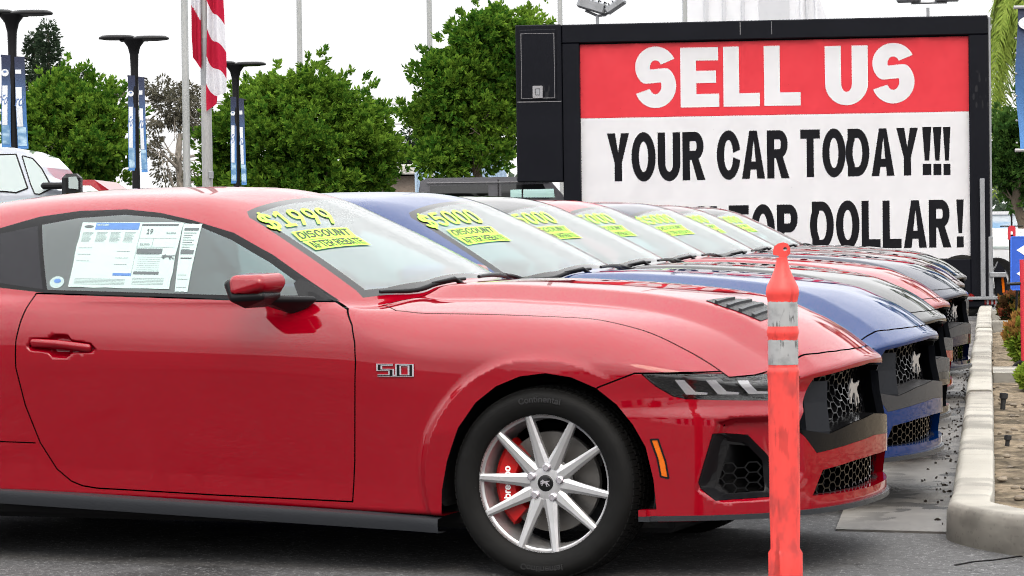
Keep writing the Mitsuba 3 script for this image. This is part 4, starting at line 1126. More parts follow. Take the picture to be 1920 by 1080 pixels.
def words(s, px0, px1, py_t, py_b, wt, mat, nm):
    """py_t, py_b: cap line and base line at the word's left end; the line is level in the place"""
    a0, vt = SG.uv(px0, py_t); a1, _ = SG.uv(px1, py_t); _, vb = SG.uv(px0, py_b)
    g_ = block_in(s, a0, vb, a1, vt, wt)
    put(nm, on_banner(fine(extrude(g_, .001), .12), .004), mat, parent=bk, smooth=False)
words('SELL', 1190, 1500, 91, 203, .27, 'vinyl_white', 'lettering')
words('US', 1546, 1714, 86, 196, .27, 'vinyl_white', 'lettering')
words('YOUR', 1137, 1321, 250, 340, .235, 'ink_black', 'lettering')
words('CAR', 1343, 1479, 246, 336, .235, 'ink_black', 'lettering')
words('TODAY', 1500, 1721, 243, 332, .235, 'ink_black', 'lettering')
for a, b in ((1729, 1746), (1749, 1765), (1768, 1782)):
    words('!', a, b, 238, 328, .235, 'ink_black', 'lettering')
words('PAY', 1226, 1344, 388, 480, .235, 'ink_black', 'lettering')
words('TOP', 1366, 1495, 385, 475, .235, 'ink_black', 'lettering')
words('DOLLAR', 1522, 1783, 378, 467, .235, 'ink_black', 'lettering')
words('!', 1793, 1807, 374, 464, .235, 'ink_black', 'lettering')
# chassis below: bed, tail lamp, post, step, wheel
put('chassis', SG.box(L0 + .4, R0 - .02, .05, .55, .55, Vlow - .012, .01), 'truck_black', parent=tk, smooth=False)
ua, va = SG.uv(1805, 548); ub, vb = SG.uv(1872, 584)
put('rear_body', SG.box(ua - .9, ub - .05, -.05, .9, vb + .05, Vlow - .045, .02), 'truck_black', parent=tk, smooth=False)
put('ledge', SG.box(ua - .9, ub, -.10, .9, Vlow - .043, Vlow - .002, .006), 'galv', parent=tk, smooth=False)
lu, lv = SG.uv(1820, 558)
tl = lathe([(0, .02), (.04, .018), (.052, .0), (.052, -.02)], 24)
v = np.asarray(tl.vertices); put('tail_light', SG.place(mesh(np.stack([lu + v[:, 0], -.055 - v[:, 2], lv + v[:, 1]], 1), tl.faces)), 'tail_red', parent=tk, smooth=40)
pu0, _ = SG.uv(1838, 450); pu1, _ = SG.uv(1847, 450); _, pv1 = SG.uv(1842, 335)
put('loading_post', SG.box(pu0, pu1, -.09, -.025, Vlow, pv1, .006), 'galv', parent=tk, smooth=False)
su0, sv = SG.uv(1855, 515); su1, _ = SG.uv(1886, 515)
put('step', SG.box(su0, su1, -.05, .45, sv - .035, sv + .03, .008), 'galv', parent=tk, smooth=False)
put('side_rail', SG.box(su0 - .01, su0 + .05, -.03, .03, Vlow, sv + .5, .006), 'galv', parent=tk, smooth=False)
for k in range(6):
    a0, b0 = SG.uv(1846 + k * 4.2, 572)
    put('reflective_strip', SG.box(a0, a0 + .024, -.056, -.0515, b0 + .01, b0 + .08 + .03 * (k > 2)), 'tail_red' if k % 2 == 0 else 'lamp_white', parent=tk, smooth=False)
wu, wv = SG.uv(1812, 560)
for k, (uu, ww) in enumerate(((wu - .05, .12), (wu - .05, .85), (L0 + .5, .12))):
    tyre = lathe([(.20, -.10), (.36, -.12), (.41, -.09), (.41, .09), (.36, .12), (.20, .10)], 36, closed=True)
    v = np.asarray(tyre.vertices)
    wk_ = put('wheel', SG.place(mesh(np.stack([uu + v[:, 0], ww + v[:, 2], .40 + v[:, 1]], 1), tyre.faces)), 'rubber', parent=tk, smooth=40)
    d_ = lathe([(0, -.06), (.10, -.06), (.12, -.02), (.20, .0), (.21, -.08)], 30); v = np.asarray(d_.vertices)
    put('hub', SG.place(mesh(np.stack([uu + v[:, 0], ww + v[:, 2], .40 + v[:, 1]], 1), d_.faces)), 'truck_black', parent=wk_, smooth=40)
fu0, fv = SG.uv(1868, 500); fu1, fv1 = SG.uv(1890, 562)
put('mudguard', SG.slab(Polygon([(fu0, fv1), (fu0 - .02, fv - .05), (fu0 + .03, fv + .06), (fu1 - .04, fv - .03), (fu1, fv - .2), (fu1 - .01, fv1 + .05), (fu1 - .05, fv1)]), .1, .8), 'truck_black', parent=tk, smooth=False)
mu, mv = SG.uv(1880, 531)
put('amber_marker', SG.slab(Polygon([(mu - .02, mv + .13), (mu + .015, mv + .11), (mu + .03, mv - .12), (mu + .0, mv - .13)]), .085, .099), 'amber', parent=tk, smooth=False)
# flood lights on the top
def flood(px, py, lab, full=True):
    k = root('flood_light', lab, 'flood light')
    u0, v0 = SG.uv(px, py)
    put('stem', SG.place(tube([(u0, .2, VT - .005), (u0, .2, VT + .13)], .022, 10)), 'galv', parent=k)
    if full:
        put('bracket', SG.place(tube([(u0 - .16, .2, VT + .20), (u0, .2, VT + .125), (u0 + .10, .2, VT + .13), (u0 + .20, .2, VT + .20)], .018, 8)), 'galv', parent=k)
        for c, a_, sz in (((u0 - .07, VT + .265), -18, (.19, .075)), ((u0 + .245, VT + .255), 33, (.15, .05))):
            q = bx(-sz[0], sz[0], -.12, .12, -sz[1], sz[1], .02)
            q.apply_transform(trimesh.transformations.rotation_matrix(-math.radians(a_), (0, 1, 0))); q.apply_translation((c[0], .2, c[1]))
            hk_ = put('lamp_head', SG.place(q), 'galv', parent=k, smooth=False)
            fins = []
            for j in range(5):
                f_ = bx(-sz[0] * .85 + j * sz[0] * .42, -sz[0] * .85 + j * sz[0] * .42 + .012, -.125, .125, sz[1] - .01, sz[1] + .02)
                f_.apply_transform(trimesh.transformations.rotation_matrix(-math.radians(a_), (0, 1, 0))); f_.apply_translation((c[0], .2, c[1])); fins.append(f_)
            for f_ in fins: put('cooling_fin', SG.place(f_), 'truck_black', parent=hk_, smooth=False)
    else:
        put('cross_arm', SG.place(tube([(u0 - .22, .2, VT + .20), (u0 + .25, .2, VT + .20)], .02, 8)), 'galv', parent=k)
        for s in (-1, 1):
            put('lamp_head', SG.box(u0 + s * .25 - .16, u0 + s * .25 + .16, .08, .34, VT + .21, VT + .31, .02), 'galv', parent=k, smooth=False)
flood(1117, 38, 'twin flood light on the left end of the billboard top')
flood(1740, 28, 'flood light on the right end of the billboard top', False)
# ---------------------------------------------------------------- trees and shrubs
def leaf_mat(key, c0, c1, tr=.35, sc=.9):
    f = lambda p, n, uv: mix(c0, c1, smoothstep(.25, .8, fbm(p.x * sc, p.y * sc, p.z * sc, 2) * .5 + .5 * cell_rand(p.x * 9, p.y * 9, p.z * 9)))
    scene['mat_' + key] = {'type': 'principledthin', 'base_color': proc(f), 'roughness': .42, 'diff_trans': tr, 'spec_trans': 0.0, 'eta': 1.4}
leaf_mat('leaf_ficus', (.034, .10, .012), (.15, .26, .03), .55)
leaf_mat('leaf_dark', (.022, .06, .014), (.07, .14, .03), .5)
leaf_mat('leaf_grey', (.07, .07, .05), (.14, .13, .10), .4)
leaf_mat('leaf_conifer', (.020, .035, .020), (.045, .065, .04), .3)
leaf_mat('leaf_far', (.06, .09, .06), (.10, .13, .09), .3)
leaf_mat('leaf_palm', (.13, .20, .03), (.26, .34, .07), .6, .4)
leaf_mat('leaf_red', (.20, .05, .03), (.10, .12, .02), .4, 4.0)
leaf_mat('leaf_orange', (.32, .14, .05), (.17, .20, .03), .5, 3.0)
leaf_mat('leaf_dark_red', (.015, .03, .012), (.07, .03, .015), .3, 4.0)
leaf_mat('leaf_yellow', (.22, .30, .04), (.14, .24, .03), .5, 3.0)
bsdf('bark', rough(proc(lambda p, n, uv: mix((.16, .13, .10), (.08, .065, .05), fbm(p.x * 9, p.y * 9, p.z * 3, 4))), .9, spec=.1))
bsdf('bark_pale', rough(proc(lambda p, n, uv: mix((.32, .29, .25), (.17, .15, .13), fbm(p.x * 6, p.y * 6, p.z * 2, 4))), .85, spec=.1))
def leaf_quads(P, D, size, r, fold=.25, aspect=.45):
    """folded leaves at P pointing along D: two triangles each side of the midrib joined as 4 vertices"""
    n = len(P)
    D = D / (np.linalg.norm(D, axis=1, keepdims=True) + 1e-9)
    R = r.standard_normal((n, 3)); S = np.cross(D, R); S /= np.linalg.norm(S, axis=1, keepdims=True) + 1e-9
    N = np.cross(S, D)
    L = (size * r.uniform(.65, 1.3, n))[:, None]
    a = P; b = P + D * L * .5 + S * L * aspect + N * L * fold * .5; c = P + D * L - N * L * fold * .3; d = P + D * L * .5 - S * L * aspect + N * L * fold * .5
    V = np.stack([a, b, c, d], 1).reshape(-1, 3)
    i = np.arange(n)[:, None] * 4
    return mesh(V, np.vstack([i + [0, 1, 2], i + [0, 2, 3]]))
def crown_points(c, rad, clumps, per, r, spread=.34, surf=.72):
    """leaf places in clumps through the volume of an ellipsoid, crowded towards its surface"""
    P, D = [], []
    for _ in range(clumps):
        d = r.standard_normal(3); d /= np.linalg.norm(d)
        q = surf + (1 - surf) * r.uniform() if r.uniform() < .78 else r.uniform(.25, surf)
        cc = d * q
        k = spread * r.uniform(.65, 1.35)
        e = r.standard_normal((per, 3)); e /= np.linalg.norm(e, axis=1, keepdims=True)
        rr = k * r.uniform(.45, 1.0, per) ** .6
        p = cc + e * rr[:, None] * [1, 1, .85]
        P.append(c + p * rad)
        D.append(e * .9 + d * .5 + [0, 0, .35])
    return np.vstack(P), np.vstack(D)
def limbs(base, top, r0, n, reach, r, mat, parent, levels=2, sides=7):
    """a tapering trunk with forking limbs as ONE trunk part and each main limb a part"""
    base, top = np.asarray(base, float), np.asarray(top, float)
    t = np.linspace(0, 1, 7)[:, None]
    P = base + (top - base) * t + r.standard_normal((7, 3)) * .03 * np.linalg.norm(top - base) * t * (1 - t) * 3
    tr = put('trunk', tube(P, r0 * (1 - .55 * t[:, 0]), 10), mat, parent=parent, smooth=50)
    for i in range(n):
        s = r.uniform(.45, 1.0); st = base + (top - base) * s
        d = r.standard_normal(3); d[2] = abs(d[2]) * .8 + .5; d /= np.linalg.norm(d)
        en = st + d * reach * r.uniform(.7, 1.2)
        mid = (st + en) / 2 + r.standard_normal(3) * reach * .10
        ms = [tube([st, mid, en], [r0 * .34, r0 * .2, r0 * .06], sides)]
        for _ in range(levels):
            e2 = mid + (en - st) * .35 + r.standard_normal(3) * reach * .35
            ms.append(tube([mid, (mid + e2) / 2 + r.standard_normal(3) * reach * .06, e2], [r0 * .16, r0 * .09, r0 * .03], 5))
            for _ in range(2):
                e3 = e2 + r.standard_normal(3) * reach * .25
                ms.append(tube([(mid + e2) / 2, e3], [r0 * .07, r0 * .015], 4))
        put('limb', cat(*ms), mat, parent=parent, smooth=50)
def broad_tree(px0, px1, py_t, depth, lab, seed, leaf='leaf_ficus', blobs=(), size=.165, sprays=900, per=17):
    """blobs: (px, py, half-width px, half-height px) ellipses the crown fills; the foliage is sprays of leaves at twig ends"""
    r = np.random.default_rng(seed)
    k = root('broadleaf_tree', lab, 'tree')
    s = depth / F_PX
    C_, R_, A_ = [], [], []
    for (bx_, by_, hw, hh) in blobs:
        C_.append(at(bx_, by_, depth=depth) + _az_f * r.uniform(-.35, .35)); hw, hh = max(8, hw - 17), max(8, hh - 17); R_.append(np.array([hw * s, hw * s * .9, hh * s])); A_.append(hw * hh)
    A_ = np.array(A_) ** .75; A_ /= A_.sum()
    Ps, Ds, Zs = [], [], []
    for c, rad, w in zip(C_, R_, A_):
        ncl = max(6, int(sprays * w / 16))
        for _ in range(ncl):
            d = r.standard_normal(3); d /= np.linalg.norm(d)
            q = r.uniform(.80, 1.06) if r.uniform() < .62 else r.uniform(.15, .8)
            cc = c + d * q * rad
            for _ in range(16):                              # sprays of one bough
                o = r.standard_normal(3) * [.21, .21, .17]
                if q > .8 and r.uniform() < .10: o += d * r.uniform(.10, .34) + [0, 0, r.uniform(0, .12)]
                tip = cc + o
                out = d * .7 + o * 1.2 + [0, 0, .55] + r.standard_normal(3) * .25
                out /= np.linalg.norm(out)
                e = r.standard_normal((per, 3)); e /= np.linalg.norm(e, axis=1, keepdims=True)
                dd = e * .8 + out
                dd /= np.linalg.norm(dd, axis=1, keepdims=True)
                Ps.append(tip + out * r.uniform(-.11, .05, (per, 1)) + e * .018); Ds.append(dd)
    P, D = np.vstack(Ps), np.vstack(Ds)
    keep = P[:, 2] > .4
    put('crown', leaf_quads(P[keep], D[keep], size * .72, r, aspect=.26), leaf, parent=k, smooth=False)
    cx = at((px0 + px1) / 2, 400, depth=depth)
    mid = at(blobs[0][0], blobs[0][1], depth=depth)
    limbs((cx[0], cx[1], -.05), (mid[0], mid[1], mid[2]), .14, 7, .9 * (px1 - px0) * s * .33, r, 'bark', k)
    return k
_az_f = np.array([-math.sin(_az), math.cos(_az), 0])
broad_tree(20, 240, 130, 60, 'bushy green tree at far left, behind the first lamp post and the pickup truck', 11, sprays=2400,
           blobs=[(135, 270, 115, 95), (95, 190, 62, 55), (150, 185, 60, 48), (200, 235, 48, 60), (60, 240, 50, 60), (130, 340, 130, 60)])
broad_tree(400, 755, 130, 62, 'wide bushy green tree in the middle, right of the flagpole', 12, sprays=4200,
           blobs=[(575, 265, 165, 90), (500, 190, 75, 50), (590, 185, 90, 52), (665, 235, 70, 62), (440, 250, 60, 60), (705, 290, 48, 55), (545, 165, 40, 30), (560, 340, 185, 55), (415, 320, 40, 40)])
broad_tree(785, 1000, 10, 58, 'tall green tree standing left of the billboard', 13, sprays=3800,
           blobs=[(895, 190, 88, 120), (905, 90, 60, 62), (940, 50, 42, 46), (890, 70, 36, 44), (840, 170, 46, 48), (830, 240, 44, 60), (880, 290, 80, 42), (820, 290, 34, 40), (985, 60, 40, 40), (960, 150, 60, 100), (815, 135, 20, 26), (790, 222, 14, 14)])
broad_tree(1865, 1990, 250, 56, 'dark leafy tree at far right behind the billboard truck', 14, leaf='leaf_dark', sprays=1100,
           blobs=[(1905, 290, 58, 66), (1960, 280, 60, 90), (1885, 320, 36, 40), (1900, 240, 40, 40)])
# thin grey gum tree between the two bushy trees
r = np.random.default_rng(31)
gk = root('gum_tree', 'thin greyish gum tree with bare branches, between the two bushy trees', 'tree')
D_ = 88; s_ = D_ / F_PX
base = at(340, 400, depth=D_); base[2] = -.05
limbs(base, at(338, 250, depth=D_), .17, 9, 1.5, r, 'bark_pale', gk, levels=3, sides=6)
Ps, Ds = [], []
for bx_, by_, hw, hh, n in ((300, 165, 32, 22, 10), (340, 185, 45, 30, 16), (300, 215, 34, 26, 12), (350, 235, 34, 40, 14), (290, 270, 22, 30, 8), (372, 210, 24, 40, 9), (320, 320, 40, 30, 9), (215, 180, 18, 16, 5), (232, 200, 18, 20, 5)):
    p, d = crown_points(at(bx_, by_, depth=D_), np.array([hw, hw, hh]) * s_, n, 75, r, spread=.45)
    Ps.append(p); Ds.append(d)
put('crown', leaf_quads(np.vstack(Ps), np.vstack(Ds) - [0, 0, 1.0], .12, r, aspect=.2), 'leaf_grey', parent=gk, smooth=False)
# dark conifers far left
def conifer(px, py_t, half, depth, lab, seed):
    r = np.random.default_rng(seed); k = root('conifer', lab, 'tree'); s = depth / F_PX
    top = at(px, py_t, depth=depth); b = np.array([top[0], top[1], -.05])
    put('trunk', tube([b, top], [.16, .02], 8), 'bark', parent=k, smooth=50)
    Ps, Ds = [], []
    H = top[2]
    for _ in range(70):
        f = r.uniform(0, 1) ** .8; z = H - f * 150 * s
        a = r.uniform(0, 6.28); rr = half * s * (.15 + .85 * f) * r.uniform(.3, 1)
        n = 46
        c = np.array([top[0] + rr * math.cos(a), top[1] + rr * math.sin(a), z])
        e = r.standard_normal((n, 3)); e /= np.linalg.norm(e, axis=1, keepdims=True)
        Ps.append(c + e * [.28, .28, .2]); Ds.append(e + [math.cos(a), math.sin(a), .2])
    put('crown', leaf_quads(np.vstack(Ps), np.vstack(Ds), .16, r, aspect=.25), 'leaf_conifer', parent=k, smooth=False)
conifer(90, 48, 30, 110, 'dark narrow conifer with a knobbly top, far behind the left bushy tree', 41)
conifer(64, 72, 26, 112, 'greyer conifer just left of the dark narrow one', 42)
conifer(146, 138, 30, 115, 'low dark conifer top showing above the left bushy tree', 44)
conifer(768, 243, 26, 120, 'small distant tree between the middle bushy tree and the tall one', 43)
# palm at the right
r = np.random.default_rng(55)
pk_ = root('palm_tree', 'feathery yellow-green palm hanging over the right end of the billboard', 'palm tree')
Dp = 60.0
ct = at(1932, -30, depth=Dp); bse = np.array([ct[0], ct[1], -.05])
put('trunk', tube([bse, (bse + ct) / 2, ct], [.20, .17, .15], 12), 'bark_pale', parent=pk_, smooth=50)
for i in range(64):
    a = i * 2.4 + r.uniform(-.2, .2); el = r.uniform(-.35, 1.0)
    d = np.array([math.cos(a) * math.cos(el), math.sin(a) * math.cos(el), math.sin(el)])
    Lf = r.uniform(2.3, 3.3); n = 26
    t = np.linspace(0, 1, n)[:, None]
    spine = ct + d * [.62, .62, .8] * Lf * t * (1 - .38 * t) + np.array([0, 0, -1.0]) * Lf * (.95 * t ** 2.0) * (1.1 - .35 * math.sin(el))
    ms = [tube(spine, .016 * (1 - .85 * t[:, 0]), 4)]
    tan = np.gradient(spine, axis=0); tan /= np.linalg.norm(tan, axis=1, keepdims=True)
    sd = np.cross(tan, [0, 0, 1.0]); sd /= np.linalg.norm(sd, axis=1, keepdims=True) + 1e-9
    V, Fq = [], []
    for j in range(2, n):
        for sg in (-1, 1):
            for q in range(3):
                p0 = spine[j] + (spine[j - 1] - spine[j]) * q / 3
                ll = .52 * (1 - .55 * t[j, 0]) * r.uniform(.8, 1.15)
                dd = sd[j] * sg * .75 + tan[j] * .55 + r.standard_normal(3) * .12; dd /= np.linalg.norm(dd)
                p1 = p0 + dd * ll * .55 + [0, 0, -.10 * ll]; p2 = p0 + dd * ll * .85 + [0, 0, -.5 * ll]
                w_ = tan[j] * .02
                b_ = len(V)
                V += [p0 - w_, p0 + w_, p1 - w_, p1 + w_, p2]
                Fq += [(b_, b_ + 1, b_ + 3), (b_, b_ + 3, b_ + 2), (b_ + 2, b_ + 3, b_ + 4)]
    ms.append(mesh(V, Fq))
    put('frond', cat(*ms), 'leaf_palm', parent=pk_, smooth=False)
def fan_palm(px, depth, height, lab, seed):
    r = np.random.default_rng(seed); k = root('fan_palm', lab, 'palm tree')
    b = at(px, 300, depth=depth); b[2] = -.05; t_ = b + [.3, 0, height]
    put('trunk', tube([b, (b + t_) / 2 + [.1, 0, 0], t_], [.30, .22, .19], 12), 'bark_pale', parent=k, smooth=50)
    for i in range(34):
        a = i * 2.4; el = r.uniform(-.9, 1.2)
        d = np.array([math.cos(a) * math.cos(el), math.sin(a) * math.cos(el), math.sin(el)]); h0 = t_ + d * 1.1
        sd = np.cross(d, [0, 0, 1.0]); sd /= np.linalg.norm(sd); up_ = np.cross(sd, d)
        V, Fq = [], []
        for q in np.linspace(-1.5, 1.5, 19):
            dd = d * math.cos(q) + sd * math.sin(q); w_ = (sd * math.cos(q) - d * math.sin(q)) * .035
            n_ = len(V); tip = h0 + dd * 1.25 - np.array([0, 0, .30]) + r.standard_normal(3) * .05
            V += [h0 - w_ * .3, h0 + w_ * .3, h0 + dd * .75 - w_, h0 + dd * .75 + w_, tip]; Fq += [(n_, n_ + 1, n_ + 3), (n_, n_ + 3, n_ + 2), (n_ + 2, n_ + 3, n_ + 4)]
        put('frond', cat(tube([t_, h0], [.03, .02], 4), mesh(V, Fq)), 'leaf_dark', parent=k, smooth=False)
for j, (px, dp, hh) in enumerate(((2120, 52, 8.2), (2420, 47, 10.5), (2760, 56, 9.0), (3120, 50, 12.0), (3700, 60, 10.0))):
    fan_palm(px, dp, hh, 'fan palm to the right of the picture, number %s from the lot' % ('one', 'two', 'three', 'four', 'five')[j] if False else ('lowest fan palm right of the picture, nearest its edge', 'second fan palm right of the picture', 'third fan palm right of the picture', 'tallest fan palm right of the picture', 'farthest fan palm right of the picture')[j], 71 + j)
# planter shrubs
def shrub(px, py, hw, hh, depth, leaf, lab, seed, n=60, per=70, size=.05):
    r = np.random.default_rng(seed); k = root('shrub', lab, 'shrub'); s = depth / F_PX
    c = at(px, py, depth=depth); c[2] = max(c[2], hh * s + .05)
    st = [tube([(c[0], c[1], .05), (c[0] + r.uniform(-.1, .1), c[1] + r.uniform(-.1, .1), c[2] + .02)], [.012, .006], 5) for _ in range(4)]
    put('stems', cat(*st), 'bark', parent=k)
    half = int(n * .6)
    p, d = crown_points(c, np.array([hw * s, hw * s, hh * s]), n, per, r, spread=.30, surf=.6)
    put('foliage', leaf_quads(p, d, size, r, aspect=.30), leaf[0], parent=k, smooth=False)
    q, e = crown_points(c + [0, 0, hh * s * .25], np.array([hw * s, hw * s, hh * s * .9]), n // 2, per, r, spread=.24, surf=.95)
    m = q[:, 2] > c[2] - .2 * hh * s
    put('new_leaves', leaf_quads(q[m], e[m] + [0, 0, .8], size, r, aspect=.28), leaf[1], parent=k, smooth=False)
shrub(1914, 592, 32, 33, 31, ('leaf_dark_red', 'leaf_red'), 'dark green and red shrub at the far end of the planter', 61, size=.08)
shrub(1930, 645, 36, 44, 22.3, ('leaf_yellow', 'leaf_orange'), 'orange and yellow-green shrub in the middle of the planter', 62, size=.06)
shrub(1938, 712, 22, 20, 19.8, ('leaf_yellow', 'leaf_yellow'), 'small bright yellow-green shrub nearest the front of the planter', 63, n=30)
# ---------------------------------------------------------------- lamps, banners, poles, flag, vehicles, far buildings
bsdf('lamp_black', rough((.005, .005, .006), .4, spec=.2))
bsdf('pole_white', rough(proc(lambda p, n, uv: mix((.34, .35, .355), (.25, .26, .26), fbm(p.x * 5, p.y * 5, p.z * .8, 3))), .5))
bsdf('steel_pole', rough(proc(lambda p, n, uv: mix((.36, .36, .36), (.25, .25, .25), fbm(p.x * 7, p.y * 7, p.z * 1.2, 3))), .38, metal=.4))
bsdf('navy_cloth', rough((.012, .018, .05), .6))
bsdf('white_cloth', rough((.55, .58, .62), .6))
def blue_fade(p, n, uv):
    t = smoothstep(0, 1, uv.x)
    return mix((.012, .018, .05), (.05, .17, .42), t) * (.85 + .3 * fbm(p.x * 3, p.y * 3, p.z * 3, 2))
bsdf('fade_cloth', rough(proc(blue_fade), .6))
bsdf('script_blue', rough((.08, .14, .30), .6))
def picture(p, n, uv):
    return mix((.35, .50, .62), (.10, .22, .38), smoothstep(.35, .65, fbm(p.x * 5, p.y * 5, p.z * 9, 3)))
bsdf('photo_print', rough(proc(picture), .6))
def lamp(px, py, depth, span, lab, labs, b0, b1, sheets, seed):
    P = Plane(px, py, depth); k = root('lamp_post', lab, 'street lamp', 'black lamp posts with a pair of oval heads')
    labels[k].pop('group')
    s = depth / F_PX
    u0, vt = P.uv(px, py)
    prof = [(.11, 0), (.11, .25), (.075, .3), (.066, vt - 1.3), (.066, vt - .55), (.075, vt - .28), (.11, vt - .14), (.19, vt - .03), (.19, vt), (0, vt)]
    m = lathe(prof, 20); m.apply_translation((u0, 0, 0)); put('pole', P.place(m), 'lamp_black', parent=k, smooth=40)
    for sg in (-1, 1):
        a = np.linspace(0, 2 * np.pi, 40, endpoint=False)
        rad = span * s * .27
        prof2 = [(0, .05), (.8, .045), (.97, .02), (1.0, 0), (.97, -.02), (.6, -.035), (0, -.04)]
        hd_ = lathe(prof2, 36); v = np.array(hd_.vertices); v[:, 0] *= rad; v[:, 1] *= rad * .62; v += [u0 + sg * rad * .93, -.04 * sg, vt + .01 - .012 * sg]
        put('lamp_head', P.place(mesh(v, hd_.faces)), 'lamp_black', parent=k, smooth=40)
        put('head_driver', P.box(u0 + sg * rad * .5 - .08, u0 + sg * rad * .5 + .08, -.09, .09, vt - .045, vt - .01, .01), 'lamp_black', parent=k, smooth=False)
    put('banner_arm', P.place(tube([(P.uv(sheets[0][0], b0)[0] - .02, 0, P.uv(px, b0)[1]), (P.uv(sheets[1][1], b0 + 6)[0] + .02, 0, P.uv(px, b0 + 6)[1])], .018, 6)), 'lamp_black', parent=k)
    for i, (x0, x1) in enumerate(sheets):
        bk_ = root('pole_banner', labs[i], 'banner')
        ua, va = P.uv(x0, b0 + 3 * i); ub, vb = P.uv(x1, b1 + 3 * i)
        w0 = -.07 - .16 * i * 0
        def wav(m, lift=0.0, ua=ua, ub=ub, va=va, vb=vb, i=i):
            v = np.array(m.vertices); q = (va - v[:, 1]) / (va - vb)
            x = v[:, 0] + .05 * q * (i - .3)
            return P.place(mesh(np.stack([x, -.09 + .02 * np.sin(q * 7 + i) - lift - v[:, 2] + .10 * (v[:, 0] - ua), v[:, 1]], 1), m.faces[:, ::-1]))
        gs = sheet_grid(ua, ub, vb, va, 6, 40)
        v = np.asarray(gs.vertices); uvs = np.stack([(va - v[:, 1]) / (va - vb), (v[:, 0] - ua) / (ub - ua)], 1)
        mm = wav(gs)
        put('cloth', mm, 'fade_cloth', parent=bk_, smooth=True, uv=uvs)
        W, H = ub - ua, va - vb
        pa, pb = (ua + W * .10, ua + W * .66) if i == 0 else (ua + W * .05, ua + W * .62)
        put('white_panel', wav(fine(extrude(sbox(pa, vb + H * .24, pb, va - H * .33), .001), .15), .006), 'white_cloth', parent=bk_, smooth=False)
        put('printed_picture', wav(fine(extrude(sbox(pa, vb + H * .03, ub - W * .12, vb + H * .235), .001), .15), .006), 'photo_print', parent=bk_, smooth=False)
        if i == 0:
            put('round_logo', wav(extrude(Point((pa + pb) / 2, va - H * .19).buffer(W * .40, 24), .001), .006), 'white_cloth', parent=bk_, smooth=False)
            put('logo_oval', wav(extrude(aff.scale(Point((pa + pb) / 2, va - H * .18).buffer(W * .16, 16), 1.2, .75), .001), .010), 'script_blue', parent=bk_, smooth=False)
        else:
            put('small_print', wav(extrude(sbox(pa, va - H * .185, pb, va - H * .14), .001), .006), 'white_cloth', parent=bk_, smooth=False)
        tx = 'Fo' if i == 0 else 'rd'
        g_ = aff.skew(text_in(tx, pa - W * .02, vb + H * .46, pb + W * (.02 if i == 0 else .16), vb + H * .57), xs=14)
        put('lettering', wav(extrude(g_, .001), .010), 'script_blue', parent=bk_, smooth=False)
lamp(22, 26, 45, 150, 'tall black lamp post at the left edge, nearest of the three',
     ('blue and white banner left of the pole on the nearest lamp post', 'blue and white banner right of the pole on the nearest lamp post'), 104, 276, ((4, 24), (28, 50)), 1)
lamp(251, 73, 51, 128, 'black lamp post left of the flagpole, second of the three',
     ('blue and white banner left of the pole on the middle lamp post', 'blue and white banner right of the pole on the middle lamp post'), 142, 320, ((241, 257), (260, 274)), 2)
lamp(441, 121, 59, 112, 'black lamp post right of the flagpole, farthest of the three',
     ('blue and white banner left of the pole on the farthest lamp post', 'blue and white banner right of the pole on the farthest lamp post'), 182, 344, ((433, 446), (448, 460)), 3)
# flagpole and flag
FP = Plane(387, 200, 40)
fk = root('flagpole', 'grey metal flagpole with a hanging striped flag', 'flagpole')
u0, _ = FP.uv(387, 200)
m = lathe([(.075, 0), (.073, 2), (.066, 6), (.05, 11), (0, 11)], 24); m.apply_translation((u0, 0, 0)); put('pole', FP.place(m), 'steel_pole', parent=fk, smooth=40)
_, vc0 = FP.uv(387, 160); _, vc1 = FP.uv(387, 72)
m = lathe([(.0735, vc0), (.0735, vc1)], 24); m.apply_translation((u0, 0, 0)); put('dark_sleeve', FP.place(m), 'galv', parent=fk, smooth=40)
put('cleat', FP.box(u0 + .03, u0 + .09, -.10, -.05, FP.uv(387, 335)[1], FP.uv(387, 322)[1], .005), 'galv', parent=fk, smooth=False)
def flag_col(p, n, uv):
    st = dr.floor(uv.y * 13)
    odd = st - 2 * dr.floor(st / 2)
    return mix((.42, .018, .045), (.62, .62, .66), odd)
bsdf('flag_cloth', {'type': 'principledthin', 'base_color': proc(flag_col), 'roughness': .7, 'diff_trans': .5, 'eta': 1.4}, two=False)
lk = root('flag', 'red and white striped flag hanging limp from the flagpole', 'flag')
# the cloth hangs in deep folds: stripes run down it on a slant
n, k = 70, 60
U, Q = np.meshgrid(np.linspace(0, 1, n), np.linspace(0, 1, k), indexing='ij')
def flag_side(x_of, edge_bot, top, stripes, name, wfold):
    V = np.zeros((n, k, 3)); UV = np.zeros((n, k, 2))
    for i in range(n):
        for j in range(k):
            u, q = U[i, j], Q[i, j]
            bot = np.interp(u, *edge_bot)
            vv = top + (bot - top) * q
            x, w = x_of(u, q)
            V[i, j] = (x, w, vv)
            UV[i, j] = (u, stripes(u, vv))
    ix = np.arange(n * k).reshape(n, k)
    qd = np.stack([ix[:-1, :-1], ix[1:, :-1], ix[1:, 1:], ix[:-1, 1:]], -1).reshape(-1, 4)
    mm = FP.place(mesh(V.reshape(-1, 3), np.vstack([qd[:, [0, 1, 2]], qd[:, [0, 2, 3]]])))
    put(name, mm, 'flag_cloth', parent=lk, smooth=True, uv=UV.reshape(-1, 2))
mpp = 40 / F_PX
vof = lambda py: FP.uv(387, py)[1]
vt = vof(-60)
def xr(u, q):
    return u0 + (.03 + .245 * u) + .015 * math.sin(5 * q + 4 * u), -.10 - .05 * math.sin(u * 9.5 + 1.2) - .03 * math.sin(3 * q)
